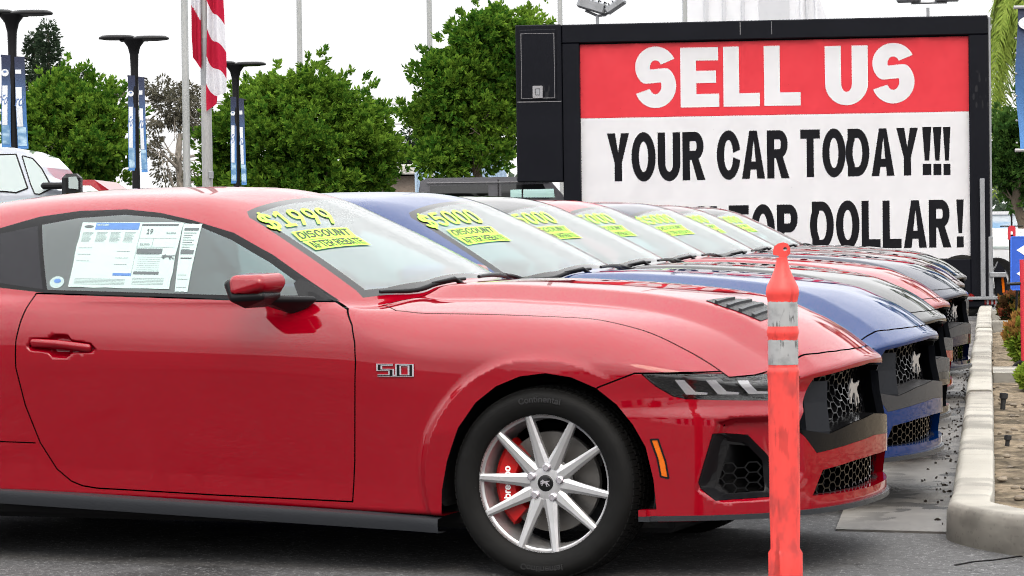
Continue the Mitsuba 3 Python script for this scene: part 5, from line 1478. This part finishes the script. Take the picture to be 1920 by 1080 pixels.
flag_side(xr, ([0, .45, .5, .8, 1], [vof(210), vof(195), vof(180), vof(178), vof(172)]), vt, lambda u, v: (6 + (vof(55) - v) / (51 * mpp) - 1.4 * 33 * u / 51 - .12 * math.sin(u * 6)) / 13, 'right_fold', 1)
def xl(u, q):
    return u0 - .05 - .13 * u * (1 - .35 * max(0, q - .75) * 4 * .3), -.04 - .07 * math.sin(u * 6 + .6)
flag_side(xl, ([0, .6, 1], [vof(130), vof(118), vof(108)]), vt, lambda u, v: (6.5 if v < vof(40) + u * (vof(10) - vof(40)) else 7.5) / 13, 'left_fold', 1)
# row of tall white poles
for i, (px, wpx, d, lab) in enumerate(((347, 13, 60, 'tall white pole just left of the flagpole, thickest of the row'), (562, 10, 66, 'tall white pole above the middle bushy tree'), (806, 10, 66, 'tall white pole left of the tall green tree'), (1051, 9, 70, 'tall white pole rising behind the left end of the billboard'), (1285, 9, 70, 'tall white pole left of the ribbed white tower'))):
    P = Plane(px, 100, d); u, _ = P.uv(px, 100); r_ = wpx * d / F_PX / 2
    pk2 = root('white_pole', lab, 'pole')
    m = lathe([(r_ * 1.15, 0), (r_ * 1.05, 3), (r_, 7), (r_ * .8, 14), (0, 14)], 18); m.apply_translation((u, 0, 0)); put('shaft', P.place(m), 'pole_white', parent=pk2, smooth=40)
    m = lathe([(r_ * 1.9, 0), (r_ * 1.9, .12), (r_ * 1.3, .2)], 18); m.apply_translation((u, 0, 0)); put('foot', P.place(m), 'pole_white', parent=pk2, smooth=40)
# ribbed white tower behind the billboard
TW = Plane(1420, 20, 82)
tw = root('white_tower', 'white ribbed metal tower rising behind the billboard', 'tower')
bsdf('tower_white', rough(proc(lambda p, n, uv: mix((.60, .61, .64), (.50, .51, .55), fbm(p.x * .8, p.y * .8, p.z * .3, 3))), .5))
bsdf('tower_grey', rough((.42, .43, .46), .5))
a0, _ = TW.uv(1288, 20); a1, vv = TW.uv(1550, 33); a2, _ = TW.uv(1537, 0)
put('body', TW.slab(Polygon([(a0, 0), (a1 + .9, 0), (a1, vv), (a2, TW.uv(1537, 0)[1]), (a2 - 1.0, 12), (a0, 12)]), 0, 2.5), 'tower_white', parent=tw, smooth=False)
for px0, px1, mt in ((1320, 1328, 'tower_grey'), (1355, 1361, 'tower_grey'), (1390, 1396, 'tower_grey'), (1423, 1480, 'tower_grey'), (1500, 1506, 'tower_white'), (1511, 1515, 'tower_grey'), (1528, 1533, 'tower_white')):
    b0, b1 = TW.uv(px0, 20)[0], TW.uv(px1, 20)[0]
    put('rib', TW.box(b0, b1, -.08 if px1 - px0 < 30 else -.03, -.002, 0, 12), mt, parent=tw, smooth=False)
# blue banner at the right edge
RB = Plane(1925, 150, 30)
rk = root('pole_banner', 'blue banner on a pole at the right edge of the picture', 'banner')
ua, va = RB.uv(1906, 14); ub, vb = RB.uv(1970, 282)
gs = sheet_grid(ua, ub, vb, va, 8, 30); v = np.asarray(gs.vertices)
put('cloth', RB.place(mesh(np.stack([v[:, 0] + .02 * np.sin(v[:, 1] * 4), .02 * np.sin(v[:, 1] * 6 + v[:, 0] * 9), v[:, 1]], 1), gs.faces)), 'fade_cloth', parent=rk, smooth=True, uv=np.stack([(va - v[:, 1]) / (va - vb), v[:, 0]], 1))
put('oval_logo', RB.slab(aff.scale(Point(RB.uv(1930, 44)).buffer(.09, 20), 1.3, .8), -.045, -.03), 'white_cloth', parent=rk, smooth=False)
for py in (14, 282): put('arm', RB.place(tube([(ua - .03, -.01, RB.uv(1906, py)[1]), (ub + .1, -.01, RB.uv(1906, py)[1])], .018, 8)), 'lamp_white', parent=rk)
for py in (72, 100, 138, 180, 226, 268): put('tie', RB.place(ball_hull([(ua - .012, -.01, RB.uv(1906, py)[1], .012)], 8)), 'lamp_white', parent=rk)
m = lathe([(.07, 0), (.06, 4.5), (0, 4.5)], 18); m.apply_translation((ub + .06, .05, 0)); put('pole', RB.place(m), 'lamp_black', parent=rk, smooth=40)

# ---------------------------------------------------------------- other vehicles
bsdf('silver_paint', gloss((.60, .63, .68), 1.5)); bsdf('white_paint', gloss((.70, .71, .72), 1.5)); bsdf('grey_paint', gloss((.16, .16, .18), 1.5)); bsdf('red_paint', gloss((.45, .004, .02), 1.5))
scene['mat_pale_glass'] = {'type': 'thindielectric', 'int_ior': 1.52, 'specular_transmittance': rgb(.6, .66, .66)}
def prism_car(P, prof, w0, w1, inset, mat, name, parent, zcut):
    """a rounded solid from a side outline; above zcut the sides lean in"""
    g_ = Polygon(prof).buffer(.02).buffer(-.02)
    m = extrude(g_, 1.0); m = fine(m, .6); v = np.asarray(m.vertices)
    w = np.where(v[:, 2] > .5, w1, w0)
    lean = np.clip(v[:, 1] - zcut, 0, None) * inset
    w = np.where(v[:, 2] > .5, w1 - lean, w0 + lean)
    mm = P.place(mesh(np.stack([v[:, 0], w, v[:, 1]], 1), m.faces[:, ::-1]))
    return put(name, mm, mat, parent=parent, smooth=35)
def pane(P, pts, w0, inset, zcut, mat, name, parent, lift):
    pg = Polygon(pts); m = fine(extrude(pg, .004), .15); v = np.asarray(m.vertices)
    w = w0 + np.clip(v[:, 1] - zcut, 0, None) * inset - lift - v[:, 2]
    return put(name, P.place(mesh(np.stack([v[:, 0], w, v[:, 1]], 1), m.faces[:, ::-1])), mat, parent=parent, smooth=False)
PT = Plane(60, 340, 27)
pk3 = root('pickup_truck', 'silver pickup truck with big towing mirrors at the left edge', 'pickup truck')
zc = PT.uv(50, 365)[1]
prof = PT.poly([(-260, 282), (-40, 275), (20, 276), (52, 288), (75, 312), (108, 357)]) + [(PT.uv(118, 362)[0] + .15, PT.uv(118, 362)[1]), (PT.uv(118, 362)[0] + 1.2, zc - .08), (PT.uv(118, 362)[0] + 1.35, zc - .4), (PT.uv(118, 362)[0] + 1.3, .55), (PT.uv(-260, 300)[0] - 2.2, .55), (PT.uv(-260, 300)[0] - 2.2, zc - .1), (PT.uv(-265, 300)[0], zc - .05)]
prism_car(PT, prof, 0, 1.95, .28, 'silver_paint', 'body', pk3, zc)
for pts, nm in (([(-70, 292), (26, 290), (50, 352), (30, 360), (12, 358), (-70, 356)], 'rear_window'), ([(40, 293), (58, 298), (75, 316), (96, 352), (74, 363), (66, 362), (58, 345)], 'front_window')):
    pg = PT.poly(pts)
    pane(PT, Polygon(pg).buffer(.012).exterior.coords[:-1], 0, .28, zc, 'trim', nm, pk3, .004)
    pane(PT, pg, 0, .28, zc, 'window_sky_tone', nm + '_pane' if False else nm.replace('window', 'pane'), pk3, .012)
bsdf('window_sky_tone', gloss((.60, .66, .66), 1.7))  # pale base colour stands in for bright sky mirrored in the panes
a, b = PT.uv(142, 348)
mm = PT.box(a - .085, a + .085, -.32, -.10, b - .16, b + .105, .04)
mk_ = put('towing_mirror', mm, 'satin_black', parent=pk3, smooth=30)
put('mirror_glass', PT.slab(Polygon(PT.poly([(129, 332), (143, 331), (147, 340), (147, 355), (129, 353)], -.32)), -.334, -.322), 'window_sky_tone', parent=mk_, smooth=False)
put('mirror_arm', PT.box(a - .30, a - .08, -.16, -.02, b - .03, b + .03, .02), 'satin_black', parent=mk_, smooth=30)
for uu in (PT.uv(-150, 300)[0] - 1.5, PT.uv(118, 362)[0] + .55):
    t_ = lathe([(.22, -.12), (.36, -.13), (.40, -.1), (.40, .1), (.36, .13), (.22, .12)], 32, closed=True); v = np.asarray(t_.vertices)
    put('wheel', PT.place(mesh(np.stack([uu + v[:, 0], .12 + v[:, 2], .40 + v[:, 1]], 1), t_.faces)), 'rubber', parent=pk3, smooth=40)
# red car nose beyond the pickup
PR = Plane(180, 350, 30)
rk2 = root('red_car', 'bright red car showing just past the pickup truck mirror', 'car')
zc = PR.uv(180, 358)[1]
prof = PR.poly([(60, 352), (110, 337), (176, 337), (206, 357), (250, 372)]) + [(PR.uv(255, 380)[0] + .3, .75), (PR.uv(255, 380)[0] + .3, .3), (PR.uv(20, 380)[0] - 2.0, .3), (PR.uv(20, 380)[0] - 2.0, .9), (PR.uv(20, 365)[0] - .3, 1.1)]
prism_car(PR, prof, 0, 1.8, .35, 'red_paint', 'body', rk2, zc)
pane(PR, PR.poly([(80, 362), (118, 348), (170, 348), (190, 362)]), 0, .35, zc, 'window_sky_tone', 'side_window', rk2, .01)
for uu in (PR.uv(20, 380)[0] - 1.2, PR.uv(255, 380)[0] - .35):
    t_ = lathe([(.20, -.1), (.32, -.11), (.335, -.08), (.335, .08), (.32, .11), (.20, .1)], 28, closed=True); v = np.asarray(t_.vertices)
    put('wheel', PR.place(mesh(np.stack([uu + v[:, 0], .10 + v[:, 2], .335 + v[:, 1]], 1), t_.faces)), 'rubber', parent=rk2, smooth=40)
# grey boxy off-roader behind the row
PS = Plane(900, 350, 43)
sk = root('grey_suv', 'grey boxy off-roader parked behind the row, left of the billboard', 'car')
zc = PS.uv(900, 362)[1]
u1 = PS.uv(1057, 345)[0]
prof = PS.poly([(784, 366), (788, 340), (800, 334), (975, 331), (1020, 339), (1034, 341), (1056, 366)]) + [(u1 + .05, zc - .25), (u1 + 1.3, zc - .30), (u1 + 1.35, .5), (PS.uv(782, 360)[0] - .02, .5)]
prism_car(PS, prof, 0, 1.8, .12, 'grey_paint', 'body', sk, zc)
put('roof_rail', PS.box(PS.uv(800, 338)[0], PS.uv(1030, 338)[0], -.015, .02, PS.uv(900, 342.5)[1], PS.uv(900, 341)[1]), 'lamp_white', parent=sk, smooth=False)
pane(PS, PS.poly([(806, 349), (914, 346), (916, 372), (806, 372)]), 0, .12, zc, 'frit', 'rear_side_window', sk, .008)
pane(PS, PS.poly([(940, 346), (1018, 345), (1032, 372), (940, 372)]), 0, .12, zc, 'frit', 'front_side_window', sk, .008)
bsdf('paper_teal', rough((.34, .52, .50), .6))
pane(PS, PS.poly([(957, 356), (978, 355), (978, 370), (957, 370)]), 0, .12, zc, 'paper_teal', 'small_window_paper', sk, .016)
pane(PS, PS.poly([(981, 355), (1038, 354), (1040, 370), (981, 370)]), 0, .12, zc, 'paper_teal', 'window_paper', sk, .016)
put('seam', PS.box(PS.uv(934, 340)[0] - .008, PS.uv(934, 340)[0] + .008, -.006, .0, zc - .1, PS.uv(934, 336)[1]), 'matte_black', parent=sk, smooth=False)
for uu in (PS.uv(800, 360)[0] + .55, u1 + .6):
    t_ = lathe([(.22, -.12), (.37, -.13), (.40, -.1), (.40, .1), (.37, .13), (.22, .12)], 28, closed=True); v = np.asarray(t_.vertices)
    put('wheel', PS.place(mesh(np.stack([uu + v[:, 0], .12 + v[:, 2], .40 + v[:, 1]], 1), t_.faces)), 'rubber', parent=sk, smooth=40)
# white car beyond the billboard truck
PW = Plane(1900, 500, 47)
wk3 = root('white_car', 'white car parked beyond the rear of the billboard truck', 'car')
zc = PW.uv(1900, 462)[1]
prof = PW.poly([(1830, 560), (1830, 470), (1845, 440), (1862, 428), (1990, 430), (2050, 470), (2110, 480), (2130, 500), (2130, 560)])
prism_car(PW, prof, 0, 1.8, .30, 'white_paint', 'body', wk3, zc)
pane(PW, PW.poly([(1850, 466), (1868, 440), (1985, 440), (2035, 470)]), 0, .30, zc, 'window_sky_tone', 'side_window', wk3, .01)
put('sill', PW.box(PW.uv(1835, 560)[0], PW.uv(2120, 560)[0], -.02, .3, .16, PW.uv(1900, 556)[1], .02), 'satin_black', parent=wk3, smooth=False)
for px in (1868, 2085):
    t_ = lathe([(.20, -.1), (.32, -.11), (.335, -.08), (.335, .08), (.32, .11), (.20, .1)], 28, closed=True); v = np.asarray(t_.vertices)
    put('wheel', PW.place(mesh(np.stack([PW.uv(px, 550)[0] + v[:, 0], .05 + v[:, 2], .335 + v[:, 1]], 1), t_.faces)), 'rubber', parent=wk3, smooth=40)
# blue sign with white arrows and a red scooter in front of it
PB = Plane(1920, 490, 24)
bk4 = root('blue_sign', 'blue rounded sign with white arrows at the right edge', 'sign')
bsdf('sign_blue', rough((.014, .075, .42), .4)); bsdf('sign_edge', rough((.02, .11, .55), .4))
pts = PB.poly([(1899, 447), (1985, 447), (1985, 540), (1899, 540)])
pg = Polygon(pts).buffer(.018)
put('panel', PB.slab(pg, 0, .02), 'sign_blue', parent=bk4, smooth=False)
put('raised_edge', PB.slab(pg.difference(pg.buffer(-.011)), -.006, -.0005), 'sign_edge', parent=bk4, smooth=False)
for py in (469, 513):
    put('arrow', PB.slab(Polygon(PB.poly([(1906, py), (1920, py - 9), (1920, py - 3), (1960, py - 3), (1960, py + 3), (1920, py + 3), (1920, py + 9)])), -.004, -.0005), 'white_print', parent=bk4, smooth=False)
for px in (1903, 1975): put('leg', PB.place(tube([(PB.uv(px, 545)[0] + .02, .01, PB.uv(px, 536)[1]), (PB.uv(px, 545)[0] - .01, .01, -.02)], .010, 8)), 'lamp_black', parent=bk4)
PC = Plane(1916, 480, 22)
ck4 = root('red_scooter', 'red kick scooter with black handlebar in front of the blue sign', 'scooter')
bsdf('scooter_red', rough((.42, .015, .03), .4))
uu, vv = PC.uv(1917, 500)
stem_t = PC.uv(1917, 487)[1]
put('stem', PC.place(tube([(uu, 0, .14), (uu - .004, 0, stem_t)], .016, 10)), 'scooter_red', parent=ck4)
put('deck', PC.box(uu - .02, uu + .55, -.06, .06, .11, .14, .01), 'scooter_red', parent=ck4, smooth=False)
put('handlebar', PC.place(tube([(uu - .12, 0, vv - .13), (uu + .12, 0, vv - .12)], .012, 8)), 'lamp_black', parent=ck4)
for du in (.0, .52):
    t_ = lathe([(.06, -.02), (.09, -.02), (.10, 0), (.09, .02), (.06, .02)], 24, closed=True); v = np.asarray(t_.vertices)
    put('wheel', PC.place(mesh(np.stack([uu + du + v[:, 0], v[:, 2], .10 + v[:, 1]], 1), t_.faces)), 'rubber', parent=ck4, smooth=40)
PV = Plane(1896, 430, 36)
vk = root('red_valve', 'small red hydrant fitting with a black crossbar above the white car', 'hydrant')
uu, vv = PV.uv(1897, 437); _, vg = PV.uv(1897, 450)
put('bracket', PV.slab(Polygon([(uu - .045, vv - .08), (uu - .045, vv + .07), (uu - .02, vv + .09), (uu + .02, vv + .09), (uu + .045, vv + .07), (uu + .045, vv - .08), (uu + .015, vv - .08), (uu + .015, vv + .02), (uu - .015, vv + .02), (uu - .015, vv - .08)]), -.02, .02), 'scooter_red', parent=vk, smooth=False)
put('crossbar', PV.place(tube([(uu - .14, 0, vv + .085), (uu + .14, 0, vv + .085)], .009, 6)), 'lamp_black', parent=vk)
put('spindle', PV.place(tube([(uu, 0, vv + .07), (uu, 0, vv + .23)], .012, 6)), 'lamp_black', parent=vk)
put('standpipe', PV.place(tube([(uu, .03, -.05), (uu, .03, vv - .02)], .03, 10)), 'lamp_black', parent=vk)
# far buildings
CB = Plane(810, 320, 72)
ck5 = root('blue_shed', 'pale blue corrugated shed between the two nearer trees', 'shed')
bsdf('shed_blue', rough((.30, .40, .52), .5)); bsdf('shed_cap', rough((.38, .47, .58), .5))
x0, vt2 = CB.uv(779, 305); x1, _ = CB.uv(835, 305)
n = 22
prof = []
for i in range(n * 4 + 1):
    prof.append((x0 + (x1 + 1.5 - x0) * i / (n * 4), (-.05, -.05, .0, .0)[i % 4]))
Vs = np.array([(a, b, z) for z in (0, vt2) for a, b in prof]); kq = len(prof)
put('wall', CB.place(mesh(Vs, [f for i in range(kq - 1) for f in ((i, i + 1, kq + i + 1), (i, kq + i + 1, kq + i))])), 'shed_blue', parent=ck5, smooth=False)
put('fascia', CB.box(x0 - .03, x1 + 1.5, -.10, 3, vt2, vt2 + .17, .01), 'shed_cap', parent=ck5, smooth=False)
put('side_wall', CB.box(x0 - .02, x0, -.05, 3, 0, vt2), 'shed_blue', parent=ck5, smooth=False)
LB = Plane(740, 330, 90)
lb = root('low_building', 'low white roofed building far behind the middle tree', 'building')
bsdf('wall_pale', rough((.42, .41, .39), .7)); bsdf('wall_brown', rough((.20, .16, .13), .7))
put('wall', LB.box(LB.uv(700, 340)[0], LB.uv(800, 340)[0], 0, 6, 0, LB.uv(760, 330)[1]), 'wall_brown', parent=lb, smooth=False)
put('roof', LB.box(LB.uv(690, 340)[0], LB.uv(800, 340)[0], -.5, 6.5, LB.uv(760, 328)[1], LB.uv(760, 309)[1], .03), 'wall_pale', parent=lb, smooth=False)
FB = Plane(1900, 420, 75)
fb = root('display_hoarding', 'pale blue and white hoarding across the lot behind the white car', 'hoarding')
def hoard(p, n, uv):
    return mix((.50, .56, .62), (.22, .38, .58), smoothstep(.42, .62, fbm(p.x * 1.1, p.y * 1.1, p.z * 4.5, 4)))
bsdf('hoarding', rough(proc(hoard), .5))
put('panel', FB.box(FB.uv(1855, 420)[0], FB.uv(2100, 420)[0], 0, .1, .3, FB.uv(1900, 402)[1]), 'hoarding', parent=fb, smooth=False)
put('top_rail', FB.box(FB.uv(1855, 420)[0], FB.uv(2100, 420)[0], -.05, .12, FB.uv(1900, 402)[1], FB.uv(1900, 396)[1]), 'tower_white', parent=fb, smooth=False)
for px in (1858, 1930, 2010): put('post', FB.box(FB.uv(px, 420)[0], FB.uv(px, 420)[0] + .08, .1, .2, 0, FB.uv(1900, 402)[1]), 'lamp_black', parent=fb, smooth=False)
# a hedge line and low buildings close the far view
HB = Plane(700, 400, 150)
r = np.random.default_rng(77)
Ps, Ds = [], []
for i in range(120):
    u_h = r.uniform(-26, 40); c = np.array([u_h, r.uniform(0, 4), r.uniform(.3, 2.6)])
    e = r.standard_normal((70, 3)); e /= np.linalg.norm(e, axis=1, keepdims=True)
    Ps.append(c + e * r.uniform(.6, 1.2)); Ds.append(e)
m = leaf_quads(np.vstack(Ps), np.vstack(Ds), .4, r)
put('far_hedge', HB.place(m), 'leaf_far', smooth=False); tag('far_hedge', 'distant grey-green hedge along the far side of the lot', 'hedge', kind='stuff')
# overhead wires
bsdf('wire', rough((.20, .19, .18), .6))
for i, (a, b, d, lab) in enumerate((((200, 188), (480, 196), 95, 'upper pale overhead wire crossing behind the flagpole'), ((200, 224), (480, 229), 95, 'lower pale overhead wire crossing behind the flagpole'), ((640, 194), (860, 196), 100, 'overhead wire crossing the sky left of the tall tree'))):
    p0, p1 = at(*a, depth=d), at(*b, depth=d); e = (p1 - p0)
    t = np.linspace(-4, 5, 40)[:, None]
    Pw = p0 + e * t + np.array([0, 0, 1.0]) * .01 * (t - .5) ** 2
    tag(put('overhead_wire', tube(Pw, .022, 5), 'wire', smooth=50), lab, 'wire')

# ---------------------------------------------------------------- the far side of the street, mirrored in the near car's flank
def street_building(u0, u1, w, h, lab, mat, nwin):
    k = root('shop_building', lab, 'building')
    o = CAM * [1, 1, 0] - _az_f * w; ex = np.array([math.cos(_az), math.sin(_az), 0])
    P = Plane.__new__(Plane); P.o, P.ex, P.ey, P.ez = o, ex, -_az_f, np.array([0, 0, 1.0])
    put('wall', P.box(u0, u1, 0, 8, 0, h), mat, parent=k, smooth=False)
    put('parapet', P.box(u0 - .1, u1 + .1, -.12, 8.1, h, h + .35, .02), 'tower_grey', parent=k, smooth=False)
    for i in range(nwin):
        a = u0 + (i + .25) * (u1 - u0) / nwin; b = a + .55 * (u1 - u0) / nwin
        put('window', P.box(a, b, -.03, -.001, .7, h * .62), 'frit', parent=k, smooth=False)
street_building(-34, -8, 34, 4.2, 'long pale shop across the street behind the camera', 'wall_pale', 7)
street_building(2, 20, 38, 5.2, 'white shop across the street behind the camera, right of the pale one', 'tower_white', 5)
def street_tree(u, w, seed):
    r = np.random.default_rng(seed); k = root('street_tree', ('round street tree across the street behind the camera, left one', 'round street tree across the street behind the camera, right one')[seed % 2], 'tree')
    c = CAM * [1, 1, 0] - _az_f * w + np.array([math.cos(_az), math.sin(_az), 0]) * u
    put('trunk', tube([c, c + [0, 0, 2.4]], [.16, .11], 8), 'bark', parent=k)
    p, d = crown_points(c + [0, 0, 4.0], np.array([2.0, 2.0, 1.8]), 60, 60, r)
    put('crown', leaf_quads(p, d, .28, r), 'leaf_dark', parent=k, smooth=False)
street_tree(-3, 30, 80); street_tree(11, 28, 81)
# ---------------------------------------------------------------- papers and price lettering on the coupes
bsdf('paper', rough((.34, .43, .42), .6, spec=.2)); bsdf('print_blue', rough((.05, .13, .32), .6)); bsdf('print_grey', rough((.06, .075, .08), .6)); bsdf('print_light', rough((.17, .22, .22), .6))
bsdf('neon', rough((.36, .74, .045), .5)); bsdf('neon_pale', rough((.62, .80, .16), .6)); bsdf('print_black', rough((.02, .03, .015), .6))
def bilin(q, s, t):
    q = np.asarray(q, float)                        # TL, TR, BR, BL
    s, t = s[:, None], t[:, None]
    return (q[3] * (1 - s) + q[2] * s) * (1 - t) + (q[0] * (1 - s) + q[1] * s) * t
_grids = {}
def stick(shape, quad, lift, side, thick=.0006, size=.03):
    """a flat shape in the unit square laid on a window inside quad (corners on the glass)"""
    m = fine(extrude(shape, .01), size * 4)
    v = np.asarray(m.vertices) * [1, 1, 100.0]
    key = str(quad)
    if key not in _grids:
        k = np.linspace(-.1, 1.1, 14)
        S, Tt = np.meshgrid(k, k, indexing='ij')
        P = bilin(quad, S.ravel(), Tt.ravel())
        Q = on_body(xz=P[:, [0, 2]], off=0, side=-1) if side else on_body(xy=P[:, :2], off=0)
        _grids[key] = [RectBivariateSpline(k, k, Q[:, j].reshape(14, 14)) for j in range(3)]
    Q = np.stack([g_.ev(v[:, 0], v[:, 1]) for g_ in _grids[key]], 1)
    n_ = np.array([[0, -1.0, 0]]) if side else np.array([[.35, 0, .9]])
    return mesh(Q + n_ * (lift + thick * v[:, 2:3]), m.faces)
c1 = CARS[0][0]
MAIN = [(-1.954, -.655, 1.28), (-1.523, -.658, 1.274), (-1.495, -.836, 1.026), (-1.925, -.832, 1.036)]
STRIP = [(-1.520, -.663, 1.268), (-1.442, -.663, 1.267), (-1.417, -.842, 1.016), (-1.470, -.842, 1.017)]
def decal(key, shape, quad, mat, lift, side=True, parent=None, xf=None, label=None, size=.03):
    put(key, stick(shape, quad, lift, side, size=size), mat, parent=parent, smooth=False, xf=xf, label=label)
wl = f'{c1}__window_label'
def sheet_shape(seed):
    r = np.random.default_rng(seed); n = 9
    e = lambda: r.uniform(-.006, .006, n)
    b, t_, l, rr = e(), e(), e(), e()
    k = np.linspace(0, 1, n)
    return Polygon(list(zip(k, b)) + list(zip(1 + rr, k)) + list(zip(k[::-1], 1 + t_)) + list(zip(l, k[::-1]))).buffer(0)
decal('window_label', sheet_shape(1), MAIN, 'paper', .002, parent=c1, label='white printed price label sheet stuck inside the side window')
decal('window_label', sheet_shape(2), STRIP, 'paper', .002, parent=c1, label='narrow printed strip beside the main window label')
W0 = f'{c1}__window_label'; W1 = f'{c1}__window_label_001'
prt = lambda sh, mat, nm='print', q=MAIN, p=W0: decal(nm, sh, q, mat, .0032, parent=p, size=.05)
prt(sbox(.14, .885, .575, .99), 'print_blue', 'header')
decal('header_text', text_in('MUSTANG', .155, .945, .27, .975), MAIN, 'paper', .0044, parent=W0)
decal('maker_oval', aff.scale(Point(.075, .935).buffer(.035, 12), 1.3, .6), MAIN, 'print_grey', .0044, parent=W0)
decal('figure', text_in('19', .665, .82, .725, .90), MAIN, 'print_grey', .0044, parent=W0)
decal('figure', text_in('$4,506', .86, .82, .955, .855), MAIN, 'print_light', .0044, parent=W0)
decal('figure', text_in('$2,850', .625, .645, .72, .685), MAIN, 'print_light', .0044, parent=W0)
prt(sbox(.60, .945, .96, .975), 'print_grey')
prt(sbox(.61, .52, .86, .60), 'print_grey'); prt(sbox(.62, .505, .84, .515), 'print_light')
prt(sbox(.62, .21, .87, .255), 'print_grey'); prt(sbox(.42, .185, .60, .225), 'print_blue')
prt(unary_union([sbox(.60, .18, .604, .98), sbox(.60, .755, .97, .76), sbox(.60, .62, .97, .625), sbox(.745, .625, .749, .755)]), 'print_light')
decal('horse_print', aff.translate(aff.scale(pony, .13, .11, origin=(0, 0)), .93, .475), MAIN, 'print_grey', .0044, parent=W0)
r = np.random.default_rng(5)
lines = []
for c0 in (.03, .17, .31, .45):
    for k in range(9):
        lines.append(sbox(c0, .84 - k * .018, c0 + .08 + .03 * r.uniform(), .847 - k * .018))
for k in range(6): lines.append(sbox(.03 + (k % 2) * .38, .60 - k * .05, .16 + (k % 2) * .38, .609 - k * .05))
for k in range(7): lines.append(sbox(.64, .47 - k * .032, .86, .474 - k * .032))
for k in range(5): lines.append(sbox(.05, .13 - k * .02, .55, .135 - k * .02))
for k in range(5): lines.append(sbox(.62, .15 - k * .022, .93, .156 - k * .022))
prt(MultiPoly(lines) if False else unary_union(lines), 'print_light', 'small_print')
lines = [sbox(.1, .9, .9, .94), sbox(.1, .55, .9, .61), sbox(.15, .48, .85, .5), sbox(.1, .06, .85, .065), sbox(.1, .18, .85, .185), sbox(.1, .24, .7, .245)] + [sbox(.12, .86 - k * .035, .5 + .4 * r.uniform(), .868 - k * .035) for k in range(8)]
prt(unary_union(lines), 'print_grey', 'small_print', STRIP, W1)
for k_ in list(scene):
    if '__small_print' in k_ and k_.startswith(c1): labels[k_] = {'label': 'tiny grey printed lines on the window label', 'kind': 'stuff'}
# clear suction cup ornament
bsdf('cup_clear', rough((.24, .32, .32), .25))
CUP = [(-2.01, -.80, 1.078), (-1.948, -.80, 1.074), (-1.948, -.835, 1.030), (-2.01, -.835, 1.034)]
decal('suction_cup', Point(.5, .5).buffer(.5, 20), CUP, 'cup_clear', .0012, parent=c1)
decal('suction_cup_badge', aff.scale(Point(.52, .62).buffer(.2, 16), 1.2, .9), CUP, 'print_blue', .0026, parent=c1)
CUP2 = [(-1.275, -.77, 1.120), (-1.215, -.77, 1.116), (-1.205, -.80, 1.075), (-1.265, -.80, 1.08)]
# windshield price lettering on every car
PRICE = [(-1.288, -.566, 1.297), (-1.174, -.190, 1.326), (-1.030, -.290, 1.238), (-1.170, -.613, 1.236)]
DISC = [(-1.127, -.557, 1.229), (-1.015, -.294, 1.242), (-.957, -.335, 1.207), (-1.075, -.585, 1.194)]
REB = [(-1.069, -.583, 1.192), (-.953, -.328, 1.207), (-.896, -.343, 1.176), (-1.009, -.592, 1.16)]
LIFT = .004
price_a = stick(aff.skew(text_in('$1999', 0, 0, 1, 1, .0), xs=0), PRICE, LIFT, False)
price_b = stick(text_in('$5000', 0, 0, 1, 1, .0), PRICE, LIFT, False)
disc_bg, reb_bg = stick(sbox(0, 0, 1, 1), DISC, LIFT, False), stick(sbox(0, 0, 1, 1), REB, LIFT, False)
disc_tx, reb_tx = stick(block_in('DISCOUNT', .05, .14, .95, .86, .20), DISC, LIFT + .0012, False), stick(block_in('AFTER REBATE', .04, .14, .96, .86, .20), REB, LIFT + .0012, False)
PL = {nm: mikit.ply(m_, None, smooth=False) for nm, m_ in (('a', price_a), ('b', price_b), ('db', disc_bg), ('rb', reb_bg), ('dt', disc_tx), ('rt', reb_tx))}
for i, (ck_, xf) in enumerate(CARS):
    x_ = None if i == 0 else xf
    put('price_lettering', PL['a' if i == 0 else 'b'], 'neon', parent=ck_, xf=x_, label='yellow-green price figures on the windshield')
    for bg, tx in (('db', 'dt'), ('rb', 'rt')):
        put('discount_strip', PL[bg], 'neon', parent=ck_, xf=x_)
        put('discount_lettering', PL[tx], 'print_black', parent=ck_, xf=x_)
# hood vent of the nearest car
VENT = Polygon([(.452, -.40), (.475, -.30), (.525, -.20), (.60, -.165), (.655, -.20), (.672, -.30), (.655, -.395), (.60, -.41), (.52, -.42)])
hv_ = fine(extrude(VENT, .002), .03)
put('hood_vent', bend(hv_, lambda v: on_body(xy=v[:, :2], off=.001) + np.array([[0, 0, 1.0]]) * v[:, 2:3]), 'satin_black', parent=c1, smooth=False, label='black slatted vent let into the hood')
for k in range(4):
    L_ = LineString([(.49 + .045 * k, -.40), (.515 + .045 * k, -.20)]).buffer(.006).intersection(VENT.buffer(-.012))
    put('slat', bend(fine(extrude(L_, .008), .03), lambda v: on_body(xy=v[:, :2], off=.003) + np.array([[0, 0, 1.0]]) * v[:, 2:3]), 'satin_grey', parent=f'{c1}__hood_vent', smooth=False)
